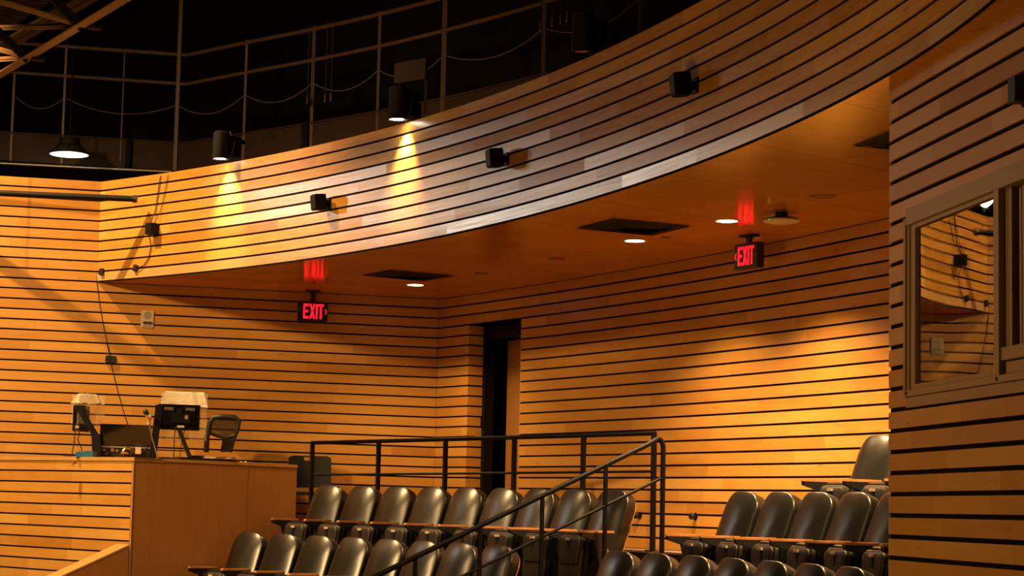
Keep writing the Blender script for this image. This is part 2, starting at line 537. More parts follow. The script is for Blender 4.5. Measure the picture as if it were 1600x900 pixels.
    def build(self, name, mats, smooth=25, parent=None):
        me = bpy.data.meshes.new(name)
        me.from_pydata(self.v, [], self.f)
        for mt_ in mats: me.materials.append(mt_)
        me.polygons.foreach_set('material_index', self.mi)
        a = me.attributes.new('tone', 'FLOAT', 'FACE'); a.data.foreach_set('value', self.tone)
        j = me.attributes.new('jit', 'FLOAT_VECTOR', 'FACE'); j.data.foreach_set('vector', [c for t in self.jit for c in t])
        uvl = me.uv_layers.new(name='UVMap'); uvl.data.foreach_set('uv', [c for t in self.uv for c in t])
        me.polygons.foreach_set('use_smooth', [True] * len(me.polygons))
        me.set_sharp_from_angle(angle=math.radians(smooth))
        me.update()
        o = bpy.data.objects.new(name, me); C.objects.link(o)
        if parent is not None: o.parent = parent
        return o


GAP = 0.0190
# corner of left wall and back wall
cornerAB = np.array(onA(675.5, 545)[:2])
u_corner = float(TB @ cornerAB)
for _ in range(30):                                 # where the curved back wall meets the left wall
    u_corner -= (NA @ ptB(u_corner) - A_D) / ((NA @ ptB(u_corner + 1e-4) - NA @ ptB(u_corner)) / 1e-4)
cornerAB = ptB(u_corner)
cornerAF = np.array([-2.551, 22.26])             # where the curved balcony front leaves the left wall
sA0 = float(TA @ cornerAF)

# ---- left wall (A)
pa0 = cornerAF - TA * 5.0
w = Slats()
lenA = float(TA @ (cornerAB - pa0))
pathA = [pa0, pa0 + TA * lenA]
w.wall(pathA, range(-11, -1), ZL, GAP, smax=5.0, step=20)
w.wall(pathA, range(-1, 24), ZL, GAP, step=20)
wall_left = structure(w.build('wall_left', [M['slat'], M['black']]))

# ---- back wall (B), slightly concave, with the door recess
u_dl, u_dr = uB(732, 560), uB(813.2, 560)
u_end = uB(1400, 500) + 0.7
us = np.linspace(u_corner, u_end, 60)
pathB = [ptB(u) for u in us]
pb, sb = resample(pathB, 1)
def s_of_u(u): return float(np.interp(u, us, sb))
DT = ZL - 2 * P - GAP / 2                          # head of the door opening
s_dl, s_dr = s_of_u(u_dl), s_of_u(u_dr)
w = Slats()
w.wall(pathB, range(-1, 23), ZL, GAP, step=0.35, holes=[(s_dl, s_dr, F0 - 1, DT - 0.003)])
# slatted return of the recess on the left of the door
REC = 0.19
jl = ptB(u_dl)
w.wall([jl, jl + NB * REC], range(2, 23), ZL, GAP, step=5, lens=(3, 4), tone=(0.42, 0.05))
wall_back = structure(w.build('wall_back', [M['slat'], M['black']]))

# ---- right wall (R)
sR0 = -10.80
w = Slats()
r0 = NR * R_D + TR * sR0
pathR = [r0, r0 + TR * 6.0]
WS0, WZ0, WZ1 = -10.525, 0.68, 1.642              # window opening
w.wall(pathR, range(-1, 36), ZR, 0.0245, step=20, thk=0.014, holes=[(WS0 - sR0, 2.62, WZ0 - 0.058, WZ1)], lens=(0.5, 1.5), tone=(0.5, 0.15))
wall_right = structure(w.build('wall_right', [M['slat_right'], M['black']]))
# end post that closes the slats of the right wall, plus its flat back
bm = bmesh.new()
para(bm, xy(r0 + NR * 0.022, -1.8), xy(TR * 0.05, 0), xy(NR * 0.1, 0), V(0, 0, SOF + 1.8))
structure(obj('trim_1', bm, M['slat_right'] if False else M['door']))

# ---- curved balcony front (fascia)
fx = np.array([-2.551, -.706, 1.081, 1.55, 2.17, 2.566, 2.786, 2.941, 3.03, 3.049, 3.062])
fy = np.array([22.26, 20.35, 17.548, 16.527, 14.941, 13.477, 12.509, 11.383, 10.654, 10.219, 9.068])
pf = np.polyfit(fy - 15, fx, 4)
ys = np.linspace(22.30, 8.2, 140)
curve = np.stack([np.polyval(pf, ys - 15), ys], 1)
# start exactly on the left wall plane
dist = curve @ NA - A_D
k0 = int(np.argmax(dist < 0))
t = dist[k0 - 1] / (dist[k0 - 1] - dist[k0]) if k0 > 0 else 0
if k0 > 0: curve = np.vstack([curve[k0 - 1] + (curve[k0] - curve[k0 - 1]) * t, curve[k0:]])
w = Slats()
w.wall(curve, range(-11, -1), ZL, 0.0205, step=0.12, lens=(0.9, 2.6), tone=(0.5, 0.17), mi_of=lambda k: 2 if k == -2 else 0)
wall_upper = structure(w.build('wall_upper', [M['fascia'], M['black'], M['pale']], smooth=20))
pc, scv = resample(curve, 1)

def fascia_at(px, py):
    """point of the balcony front seen at a pixel (its height follows)"""
    r = ray(px, py)
    best = None
    for a, c in zip(curve[:-1], curve[1:]):
        d = c - a
        Mx = np.array([[r[0], -d[0]], [r[1], -d[1]]])
        try: sol = np.linalg.solve(Mx, a)
        except Exception: continue
        if -0.001 <= sol[1] <= 1.001 and sol[0] > 0:
            dd = d / np.linalg.norm(d)
            best = (Vector(r * sol[0]), Vector((dd[1], -dd[0], 0)), Vector((dd[0], dd[1], 0)))
    return best

# ---- soffit under the balcony
bm = bmesh.new()
inner = []
for i in range(0, len(curve), 2):
    d = curve[min(i + 1, len(curve) - 1)] - curve[max(i - 1, 0)]; d /= np.linalg.norm(d)
    inner.append(curve[i] + np.array([-d[1], d[0]]) * 0.012)
poly = [xy(p, 0) for p in inner]
poly += [xy(p, 0) for p in (np.array([4.2, 8.2]), np.array([4.9, 14.5]))]
poly += [xy(p, 0) for p in pathB[::-1][::4]]
poly += [xy(cornerAB, 0)]
vt = [bm.verts.new(p + V(0, 0, SOF - 0.004)) for p in poly]
fc = bm.faces.new(vt)
if fc.normal.z > 0: fc.normal_flip()
ext = bmesh.ops.extrude_face_region(bm, geom=[fc])
bmesh.ops.translate(bm, verts=[g for g in ext['geom'] if isinstance(g, bmesh.types.BMVert)], vec=(0, 0, 0.05))
bmesh.ops.triangulate(bm, faces=[f for f in bm.faces if len(f.verts) > 4])
ceiling = structure(obj('ceiling', bm, M['soffit']))

bm = bmesh.new()                                      # black strip standing in for the shade in the gap under the balcony front
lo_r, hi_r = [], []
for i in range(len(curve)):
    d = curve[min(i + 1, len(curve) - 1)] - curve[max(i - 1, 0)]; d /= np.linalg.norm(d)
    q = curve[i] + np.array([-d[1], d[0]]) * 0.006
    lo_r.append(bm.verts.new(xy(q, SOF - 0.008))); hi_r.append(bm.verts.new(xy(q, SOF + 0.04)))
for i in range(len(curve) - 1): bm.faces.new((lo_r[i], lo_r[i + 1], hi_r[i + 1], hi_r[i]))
structure(obj('gap_shade_strip', bm, M['black']))

# ---- tiers (row lines first)
ROWS = {'row1': (-0.475, 20.780, 0.737, -0.051, 0.517, 9), 'row2': (-1.273, 20.121, 0.728, -0.0515, 0.5325, 8),
        'mid': (2.798, 16.151, 0.358, -0.046, 0.523, 6), 'up': (3.734, 15.509, 0.436, -0.051, 0.491, 2),
        'front': (1.781, 15.999, 0.436, -0.069, 0.5335, 7)}
ROWF = {'row1': F1, 'row2': F2, 'mid': F1, 'up': F0, 'front': F2}

def row_pts(nm):
    x, y, a, k, S, n = ROWS[nm]
    pts, mids = [np.array([x, y])], []
    for i in range(n):
        am = a + k * S / 2
        tt = np.array([math.sin(am), -math.cos(am)]); nn = np.array([math.cos(am), math.sin(am)])
        mids.append((pts[-1] + tt * S / 2, am))
        pts.append(pts[-1] + tt * S)
        a += k * S
    return pts, mids

def off_line(nms, d):
    out = []
    for nm in nms:
        for p, am in row_pts(nm)[1]:
            out.append(p + np.array([math.cos(am), math.sin(am)]) * d)
    return out

DC = np.array([-1.833, 19.90])                    # corner of the control desk
D1 = np.array([0.778, 0.628]); D1 /= np.linalg.norm(D1)
D2 = np.array([-0.686, 0.728]); D2 /= np.linalg.norm(D2)
DZ = 0.433

def slab(name, poly, z, depth, mat):
    bm = bmesh.new()
    vs = [bm.verts.new(xy(p, z)) for p in poly]
    f = bm.faces.new(vs)
    e = bmesh.ops.extrude_face_region(bm, geom=[f])
    bmesh.ops.translate(bm, verts=[g for g in e['geom'] if isinstance(g, bmesh.types.BMVert)], vec=(0, 0, -depth))
    bmesh.ops.triangulate(bm, faces=[f for f in bm.faces if len(f.verts) > 4])
    return structure(obj(name, bm, mat))

edge0 = [DC + D2 * 2.62 + D1 * .1, DC + D2 * .1 + D1 * .1, DC + D1 * 1.9 + D2 * .1] + off_line(['row1'], 0.78)[1:] + [np.array([3.05, 17.0])] + off_line(['mid'], 0.72) + [np.array([4.35, 12.6])]
backline = [ptB(u, 0.3) for u in np.linspace(uB(1400, 500) + 0.6, u_corner, 14)]
slab('floor', edge0 + [np.array([4.9, 14.0])] + backline + [pa0 + NA * 0.05, np.array([-7.6, 20.7]), np.array([-3.78, 21.62])], F0, 1.6, M['carpet'])
slab('floor_tier', [DC + D1 * 0.1 - D2 * 0.0] + off_line(['row1', 'mid'], -0.10) + [np.array([3.9, 12.3])] + [np.array([4.4, 12.6])] + off_line(['mid', ], 0.9)[::-1] + off_line(['row1'], 1.0)[::-1], F1, 1.1, M['carpet'])
slab('floor_tier', [np.array([-2.2, 20.3])] + off_line(['row2', 'front'], -0.25) + [np.array([3.7, 11.6]), np.array([4.2, 12.0])] + off_line(['mid'], 0.2)[::-1] + off_line(['row1'], 0.2)[::-1] + [np.array([-1.0, 21.0])], F2, 0.6, M['carpet'])
slab('floor_lower', [np.array(p) for p in ((-8, 23), (-8, 7), (4.5, 7), (4.5, 17), (0, 22))], F3, 0.1, M['carpet'])
# pale strip of bare floor along the back wall
bm = bmesh.new()
strip_u = np.linspace(u_dr - 1.0, uB(1300, 800), 16)
va = [bm.verts.new(xy(ptB(u, -0.02), F0 + 0.004)) for u in strip_u]
vb = [bm.verts.new(xy(ptB(u, -0.60), F0 + 0.004)) for u in strip_u]
for i in range(15): bm.faces.new((va[i], va[i + 1], vb[i + 1], vb[i]))
structure(obj('trim_2', bm, M['aisle']))

# ---- dark shell around everything
bm = bmesh.new()
for p, q in (((-9, 26.6), (-1.0, 28.0)), ((-1.0, 28.0), (8.5, 19.0)), ((8.5, 19.0), (8.5, 6))):
    v = [bm.verts.new(xy(p, -2)), bm.verts.new(xy(q, -2)), bm.verts.new(xy(q, 9)), bm.verts.new(xy(p, 9))]
    bm.faces.new(v)
structure(obj('wall_outer', bm, M['black']))
bm = bmesh.new()
v = [bm.verts.new(p) for p in (V(-9, 6, 9), V(8.5, 6, 9), V(8.5, 28, 9), V(-9, 28, 9))]
bm.faces.new(v)
structure(obj('ceiling_upper', bm, M['black']))

# ------------------------------------------------------------------ door
jr = ptB(u_dr)
base = xy((ptB(u_dl) + jr) / 2 + NB * REC, F0)
door = structure(thing('door_1', 'x', 'x', base)); del door['label'], door['category']
wid = float(np.linalg.norm(jr - ptB(u_dl)))
tB = (jr - ptB(u_dl)) / wid
q0 = ptB(u_dl) + NB * REC
bm = bmesh.new()
para(bm, xy(q0 + tB * 0.0, F0), xy(tB * 0.055, 0), xy(NB * 0.12, 0), V(0, 0, DT - F0))
para(bm, xy(q0 + tB * (wid - 0.03), F0), xy(tB * 0.03, 0), xy(NB * 0.12, 0), V(0, 0, DT - F0))
para(bm, xy(q0, DT - 0.155), xy(tB * wid, 0), xy(NB * 0.12, 0), V(0, 0, 0.155))
obj('door_frame', bm, M['black_metal'], door)
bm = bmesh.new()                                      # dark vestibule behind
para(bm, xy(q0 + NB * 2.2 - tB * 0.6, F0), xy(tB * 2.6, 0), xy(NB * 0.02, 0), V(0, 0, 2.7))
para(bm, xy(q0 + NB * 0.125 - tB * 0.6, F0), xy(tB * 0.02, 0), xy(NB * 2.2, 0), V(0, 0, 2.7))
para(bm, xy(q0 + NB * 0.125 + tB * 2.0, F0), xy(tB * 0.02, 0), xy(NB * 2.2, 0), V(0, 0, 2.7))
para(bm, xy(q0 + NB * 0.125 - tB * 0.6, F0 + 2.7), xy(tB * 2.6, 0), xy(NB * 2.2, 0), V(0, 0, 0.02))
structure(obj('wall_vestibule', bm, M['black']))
# leaf swung into the vestibule, seen beside the right jamb
hinge = xy(q0 + tB * (wid - 0.035) + NB * 0.125, F0 + 0.01)
def _px(q):
    c = CAM @ np.array(q); return CX + F * c[0] / c[2]
for _a in np.linspace(1.45, 0.0, 400):                # swing angle at which the leaf shows beside the jamb
    ld = Vector((-tB[0] * math.cos(_a) + NB[0] * math.sin(_a), -tB[1] * math.cos(_a) + NB[1] * math.sin(_a), 0)).normalized()
    if _px(hinge + ld * 0.86 + V(0, 0, 1)) < 796: break
ln = Vector((-ld.y, ld.x, 0))
bm = bmesh.new()
para(bm, hinge, ld * 0.86, ln * 0.045, V(0, 0, DT - F0 - 0.17))
leaf = obj('door_leaf', bm, M['door'], door)
bm = bmesh.new()
hd = hinge + V(0, 0, DT - F0 - 0.30)
cbox(bm, hd + ld * 0.30 - ln * 0.035, ld, ln, V(0, 0, 1), 0.26, 0.06, 0.07)
bar(bm, hd + ld * 0.22 - ln * 0.05 + V(0, 0, .04), hd + ld * 0.02 - ln * 0.16 + V(0, 0, .06), 0.025, 0.012)
cl = obj('door_closer', bm, M['steel']); cl.parent = leaf; cl.matrix_parent_inverse = Matrix.Translation(-door.location)

# ------------------------------------------------------------------ window in the right wall
nR3, tR3 = Vector((NR[0], NR[1], 0)), Vector((TR[0], TR[1], 0))
def Rp(s, z, off=0.0): return xy(NR * (R_D + off) + TR * s, z)
win = structure(thing('window_1', 'x', 'x', Rp(-9.4, WZ0))); del win['label'], win['category']
WE = -8.18
def rbar(bm, s0, s1, z0, z1, o0, o1): para(bm, Rp(s0, z0, o0), tR3 * (s1 - s0), nR3 * (o1 - o0), V(0, 0, z1 - z0))
bm = bmesh.new()
rbar(bm, WS0, WE, WZ1 - 0.038, WZ1, -0.014, 0.13)
rbar(bm, WS0, WE, WZ0, WZ0 + 0.034, -0.014, 0.13)
rbar(bm, WS0, WS0 + 0.03, WZ0, WZ1, -0.016, 0.13)
rbar(bm, WS0 + 0.034, WS0 + 0.062, WZ0 + 0.034, WZ1 - 0.038, -0.006, 0.13)
rbar(bm, WE - 0.05, WE, WZ0, WZ1, -0.014, 0.13)
obj('outer_frame', bm, M['frame'], win)
GX0, GX1 = WS0 + 0.125, -9.285
bm = bmesh.new()
rbar(bm, WS0 + 0.062, GX0, WZ0 + 0.034, WZ1 - 0.038, 0.004, 0.05)
rbar(bm, GX0, GX1, WZ1 - 0.062, WZ1 - 0.038, 0.004, 0.05)
rbar(bm, GX0, GX1, WZ0 + 0.034, WZ0 + 0.062, 0.004, 0.05)
rbar(bm, GX1, GX1 + 0.062, WZ0 + 0.034, WZ1 - 0.038, -0.010, 0.06)
fr = obj('fixed_sash', bm, M['frame'], win)
bm = bmesh.new(); rbar(bm, GX0 - 0.004, GX1 + 0.004, WZ0 + 0.058, WZ1 - 0.058, 0.020, 0.028)
gl = obj('pane', bm, M['glass'], win)
bm = bmesh.new()                                      # sliding sash on the near side
SX = GX1 + 0.062
rbar(bm, SX + 0.012, SX + 0.085, WZ0 + 0.16, WZ1 - 0.038, 0.02, 0.07)
rbar(bm, SX + 0.125, SX + 0.150, WZ0 + 0.16, WZ1 - 0.05, 0.04, 0.09)
rbar(bm, SX + 0.185, SX + 0.235, WZ0 + 0.16, WZ1 - 0.05, 0.03, 0.09)
rbar(bm, SX + 0.235, WE - 0.06, WZ1 - 0.10, WZ1 - 0.05, 0.03, 0.09)
rbar(bm, SX, WE - 0.05, WZ0 + 0.105, WZ0 + 0.165, 0.0, 0.09)
rbar(bm, SX + 0.03, WE - 0.05, WZ0 + 0.034, WZ0 + 0.095, 0.012, 0.09)
obj('sliding_sash', bm, M['frame'], win)
bm = bmesh.new(); rbar(bm, SX + 0.235, WE - 0.06, WZ0 + 0.165, WZ1 - 0.10, 0.055, 0.061)
obj('pane', bm, M['glass'], win)
bm = bmesh.new()
lathe(bm, Rp(WS0 + 0.045, WZ0 + 0.018, -0.015), [(0.010, 0), (0.010, 0.004), (0, 0.004)], 12, -nR3)
lathe(bm, Rp(-9.24, WZ0 + 0.018, -0.015), [(0.010, 0), (0.010, 0.004), (0, 0.004)], 12, -nR3)
obj('screw', bm, M['black_plastic'], win)
bm = bmesh.new(); rbar(bm, WS0, WE, WZ0 - 0.058, WZ0 - 0.003, -0.001, 0.02)
rbar(bm, WS0, WE, WZ1 + 0.002, WZ1 + 0.055, -0.004, 0.02)
structure(obj('trim_3', bm, M['slat_right'] if False else M['frame']))
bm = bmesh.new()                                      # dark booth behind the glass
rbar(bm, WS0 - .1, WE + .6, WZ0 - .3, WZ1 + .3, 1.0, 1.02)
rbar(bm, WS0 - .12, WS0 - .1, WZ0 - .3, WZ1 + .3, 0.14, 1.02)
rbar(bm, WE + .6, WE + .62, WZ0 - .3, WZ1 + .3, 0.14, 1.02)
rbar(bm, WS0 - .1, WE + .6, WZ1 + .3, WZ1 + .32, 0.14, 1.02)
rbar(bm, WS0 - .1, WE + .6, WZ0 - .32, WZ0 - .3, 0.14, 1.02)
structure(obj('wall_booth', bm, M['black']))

# ------------------------------------------------------------------ theater seats
ORD = ['first', 'second', 'third', 'fourth', 'fifth', 'sixth', 'seventh', 'eighth', 'ninth']
ARM = 0.64

def seat_meshes():
    tilt = math.radians(21)
    # backrest
    out = round_rect(0.500, 0.475, 0.640, 0.150, 0.06)
    def place(u, v, d):
        dy, dz = math.cos(tilt), math.sin(tilt)
        if d > -0.027: d += 0.042 * (1 - (u / 0.25) ** 2) - 0.012
        return V(u, -0.035 - v * math.sin(tilt) + d * dy, 0.395 + v * math.cos(tilt) + d * dz)
    b1 = bmesh.new()
    pillow(b1, out, [(None, -0.115), (0.03, -0.115), (0.004, -0.107), (0.0, -0.095), (0.0, -0.026), (0.0015, -0.018), (0.005, -0.012), (0.011, -0.009), (0.02, -0.006), (0.05, 0.001), (0.10, 0.008), (0.15, 0.012), (0.20, 0.014), (None, 0.015)], place)
    out2 = round_rect(0.478, 0.452, 0.622, 0.15, 0.05)
    b2 = bmesh.new()
    pillow(b2, out2, [(None, -0.132), (0.06, -0.131), (0.004, -0.129), (0.0, -0.126), (0.0, -0.119), (0.012, -0.115), (None, -0.115)], lambda u, v, d: place(u, v + 0.004, d))
    # tipped-up seat: moulded underside shell facing forward, cushion behind it
    b3 = bmesh.new()
    out3 = round_rect(0.30, 0.345, 0.40, 0.055, 0.05)
    lean = math.radians(5)
    def pl3(u, v, d): return V(u, 0.185 - v * math.sin(lean) + d + 0.03, 0.195 + v * math.cos(lean))
    pillow(b3, out3, [(None, -0.03), (0.01, -0.03), (0.0, -0.02), (0.0, 0.0), (0.008, 0.008), (0.03, 0.010), (None, 0.010)], pl3)
    out3b = round_rect(0.26, 0.30, 0.235, 0.045, 0.03)
    pillow(b3, out3b, [(0.0, 0.006), (0.0, 0.022), (0.008, 0.029), (0.04, 0.031), (None, 0.031)], lambda u, v, d: pl3(u, v + 0.15, d))
    b4 = bmesh.new()
    out4 = round_rect(0.34, 0.39, 0.42, 0.07, 0.06)
    pillow(b4, out4, [(None, -0.115), (0.06, -0.113), (0.012, -0.098), (0.0, -0.075), (0.0, -0.05), (0.012, -0.032), (None, -0.03)], lambda u, v, d: pl3(u, v + 0.005, d))
    b5 = bmesh.new()
    c = pl3(0, 0.365, 0.036)
    cbox(b5, c, V(1, 0, 0), V(0, 1, 0), V(0, 0, 1), 0.055, 0.018, 0.020)
    b5b = bmesh.new()
    cbox(b5b, pl3(0, 0.315, 0.033), V(1, 0, 0), V(0, 1, 0), V(0, 0, 1), 0.034, 0.012, 0.075)
    return b1, b2, b3, b4, b5, b5b

def arm_mesh(sx):
    x = sx * 0.2615
    a = bmesh.new()
    out = round_rect(0.052, 0.046, 0.36, 0.022, 0.012, 5)
    pillow(a, out, [(None, 0.0), (0.0, 0.0), (0.0, 0.014), (0.005, 0.02), (None, 0.02)], lambda u, v, d: V(x + u, -0.06 + v, ARM - 0.02 + d))
    s = bmesh.new()
    # support block under the armrest and pedestal down to the floor
    prof = [(-0.05, ARM - 0.02), (0.285, ARM - 0.02), (0.28, ARM - 0.05), (0.15, ARM - 0.085), (0.10, 0.36), (0.085, 0.03), (0.15, 0.0), (-0.12, 0.0), (-0.06, 0.03), (-0.075, 0.36), (-0.09, 0.5)]
    w2 = 0.022
    l = [s.verts.new(V(x - w2, y, z)) for y, z in prof]; r = [s.verts.new(V(x + w2, y, z)) for y, z in prof]
    s.faces.new(l); s.faces.new(r[::-1])
    for i in range(len(prof)):
        j = (i + 1) % len(prof); s.faces.new((l[i], l[j], r[j], r[i]))
    k = bmesh.new()
    lathe(k, V(x - sx * (-1) * 0.0 + sx * 0.028, 0.03, 0.46), [(0.0, 0.012), (0.026, 0.012), (0.030, 0.004), (0.030, -0.012)], 14, V(sx, 0, 0))
    return a, s, k

def mesh_of(name, bm, mat, smooth=40):
    o = obj(name, bm, mat, None, True, smooth)
    me = o.data; bpy.data.objects.remove(o)
    return me

sb = seat_meshes()
seat_me = [('backrest', mesh_of('backrest', sb[0], M['vinyl'])), ('back_shell', mesh_of('back_shell', sb[1], M['shell'])),
           ('seat_underside', mesh_of('seat_underside', sb[2], M['seat_plastic'])), ('seat_cushion', mesh_of('seat_cushion', sb[3], M['vinyl'])),
           ('seat_catch', mesh_of('seat_catch', sb[4], M['white_plastic'])), ('catch_slot', mesh_of('catch_slot', sb[5], M['black_plastic'], 20))]
am_near, am_far = arm_mesh(-1), arm_mesh(1)
near_me = [('armrest', mesh_of('armrest', am_near[0], M['arm_wood'])), ('standard', mesh_of('standard', am_near[1], M['seat_metal'], 30)), ('pivot_cap', mesh_of('pivot_cap', am_near[2], M['steel']))]
far_me = [('armrest', mesh_of('armrest', am_far[0], M['arm_wood'])), ('standard', mesh_of('standard', am_far[1], M['seat_metal'], 30))]

def put(name, me, parent):
    o = bpy.data.objects.new(name, me); C.objects.link(o); o.parent = parent
    return o

ROWDESC = {
    'row1': ('black vinyl tip-up seat, {} from the desk in the upper left row', 'tip-up seats in the upper left row'),
    'row2': ('black vinyl tip-up seat, {} from the desk in the lower left row', 'tip-up seats in the lower left row'),
    'mid': ('black vinyl tip-up seat, {} from the aisle in the middle right row', 'tip-up seats in the middle right row'),
    'up': ('black vinyl tip-up seat, {} from the aisle in the highest right row', 'tip-up seats in the highest right row'),
    'front': ('black vinyl tip-up seat, {} from the aisle in the bottom right row', 'tip-up seats in the bottom right row')}
for nm in ROWS:
    S = ROWS[nm][4]
    for i, (p, am) in enumerate(row_pts(nm)[1]):
        n2 = np.array([math.cos(am), math.sin(am)])
        loc = xy(p + n2 * 0.30, ROWF[nm])
        root = thing('theater_seat', ROWDESC[nm][0].format(ORD[i]), 'seat', loc, math.atan2(math.cos(am), -math.sin(am)), ROWDESC[nm][1])
        root.scale = (S / 0.523, 1, 1)
        made = {}
        for pn, me in seat_me:
            par = made['seat_underside'] if pn in ('seat_catch', 'catch_slot') else root
            made[pn] = put(pn, me, par)
        for pn, me in near_me: put(pn, me, root)
        if i == 0:
            for pn, me in far_me: put(pn, me, root)

# ------------------------------------------------------------------ guard rail behind the upper left row
zt0 = at(487, 692, 21.75); zt1 = at(1024, 677, 18.15)
rail = thing('guard_railing', 'black steel guard railing along the walkway in front of the slatted back wall', 'railing', V((zt0.x + zt1.x) / 2, (zt0.y + zt1.y) / 2, F0))
def rail_pt(f, drop=0.0):
    p = zt0.lerp(zt1, f)
    bow = 0.10 * 4 * f * (1 - f)
    return p + V(NB[0] * bow * .4, NB[1] * bow * .4, -drop)
bm = bmesh.new(); tube(bm, [rail_pt(f) for f in np.linspace(0, 1, 13)], 0.021, 10); obj('top_rail', bm, M['black_metal'], rail, smooth=50)
bm = bmesh.new(); tube(bm, [rail_pt(f, 0.345) for f in np.linspace(0, 1, 13)], 0.012, 8); obj('middle_rail', bm, M['black_metal'], rail, smooth=50)
def rail_f(px):
    lo, hi = 0.0, 1.0
    for _ in range(40):
        m_ = (lo + hi) / 2; q = rail_pt(m_); c = CAM @ np.array(q)
        if CX + F * c[0] / c[2] < px: lo = m_
        else: hi = m_
    return lo
for px in (488.5, 592, 696.5, 804, 912, 1022):
    f = rail_f(px); p = rail_pt(f)
    bm = bmesh.new(); bar(bm, V(p.x, p.y, F0), p, 0.038, 0.038, up=(NB[0], NB[1], 0))
    cbox(bm, V(p.x, p.y, F0 + 0.006), V(NB[0], NB[1], 0), V(TB[0], TB[1], 0), V(0, 0, 1), 0.1, 0.1, 0.012)
    obj('post', bm, M['black_metal'], rail)

# ---- sloping stair handrail in the aisle
h0 = at(1036.5, 683, 17.20)
hd = Vector((-0.93, -0.37, 0)).normalized()
# slope so that it crosses pixel (650, 874)
def hr(Ld, z): return Vector((h0.x + hd.x * Ld, h0.y + hd.y * Ld, z))
Lq = 0.0
for _ in range(60):
    Lq += 0.05
    q = hr(Lq, 0); c = CAM @ np.array(q)
    if CX + F * c[0] / c[2] < 650: break
zq = at(650, 874, hr(Lq, 0).y).z
slope = (h0.z - zq) / Lq
hand = thing('stair_handrail', 'sloping black steel handrail with round top rail going down the aisle stairs', 'handrail', V(h0.x, h0.y, F0))
bm = bmesh.new()
pts = [V(h0.x, h0.y, F0), V(h0.x, h0.y, h0.z - 0.10)]
for a in np.linspace(10, 90, 6):
    r_ = math.radians(a); pts.append(V(h0.x, h0.y, h0.z - 0.10) + hd * (0.05 * (1 - math.cos(r_))) + V(0, 0, 0.085 * math.sin(r_)))
L0 = 0.1
pts += [hr(L_, h0.z - slope * L_) for L_ in (L0 + 0.05, 0.8, 1.6, 2.4, 3.0)]
tube(bm, pts, 0.022, 10)
obj('top_rail', bm, M['black_metal'], hand, smooth=50)
dlow = (h0.z - at(1036.5, 746, 17.20).z)
bm = bmesh.new(); tube(bm, [hr(L_, h0.z - dlow - slope * L_) for L_ in (0.02, 1.2, 2.2, 3.0)], 0.014, 8)
obj('lower_rail', bm, M['black_metal'], hand, smooth=50)
for px in (946, 847, 752, 652):
    Lq = 0
    while True:
        Lq += 0.01
        q = hr(Lq, 0); c = CAM @ np.array(q)
        if CX + F * c[0] / c[2] < px: break
    zf = F0 if Lq < 0.5 else (F1 if Lq < 1.35 else (F2 if Lq < 2.35 else F3))
    bm = bmesh.new(); bar(bm, hr(Lq, zf), hr(Lq, h0.z - slope * Lq), 0.026, 0.03, up=(hd.x, hd.y, 0))
    obj('post', bm, M['black_metal'], hand)

# ------------------------------------------------------------------ control desk
D13, D23 = Vector((D1[0], D1[1], 0)), Vector((D2[0], D2[1], 0))
DCv = xy(DC, 0)
desk = thing('control_desk', 'wooden control desk with slatted front and plain right side', 'desk', xy(DC + D2 * 1.0 + D1 * 0.5, F1))
def Dp(a, b_, z): return DCv + D13 * a + D23 * b_ + V(0, 0, z)
DL = 2.06
bm = bmesh.new()
para(bm, Dp(-0.012, -0.012, DZ - 0.036), D13 * 0.36, D23 * 2.62, V(0, 0, 0.036))
para(bm, Dp(0.0, -0.012, DZ - 0.030), D13 * DL, D23 * 0.06, V(0, 0, 0.030))
para(bm, Dp(0.34, 0.0, DZ - 0.036), D13 * (DL - 0.34), D23 * 0.80, V(0, 0, 0.035))
para(bm, Dp(0.34, 0.8, DZ - 0.036), D13 * 0.25, D23 * 0.85, V(0, 0, 0.035))
obj('desktop', bm, M['desk_top'], desk)
sy = uD = None
# right side in two veneer panels
f_seam = None
lo, hi = 0.0, DL
for _ in range(40):
    m_ = (lo + hi) / 2; q = Dp(m_, 0, 0); c = CAM @ np.array(q)
    if CX + F * c[0] / c[2] < 386.5: lo = m_
    else: hi = m_
f_seam = lo
for a, c in ((0.0, f_seam - 0.003), (f_seam + 0.003, DL)):
    bm = bmesh.new(); para(bm, Dp(a, 0, F2), D13 * (c - a), D23 * 0.03, V(0, 0, DZ - 0.034 - F2)); obj('side_panel', bm, M['desk_side'], desk)
bm = bmesh.new(); para(bm, Dp(0.004, 0.004, F2), D13 * (DL - 0.008), D23 * 0.02, V(0, 0, DZ - 0.034 - F2)); obj('carcass', bm, M['black'], desk)
w = Slats()
pd0 = DC + D2 * 2.6
w.wall([pd0, DC + D2 * 0.012], range(0, 18), DZ - 0.036 + 0.0065, 0.0175, step=20, thk=0.014, lens=(0.5, 1.6), tone=(0.55, 0.13))
fp = w.build('front_panel', [M['slat'], M['black']]); fp.parent = desk; fp.matrix_parent_inverse = desk.matrix_basis.inverted()
bm = bmesh.new(); para(bm, Dp(-0.004, 0.0, F2), D13 * 0.03, D23 * 0.014, V(0, 0, DZ - 0.036 - F2)); obj('corner_strip', bm, M['desk_top'], desk)

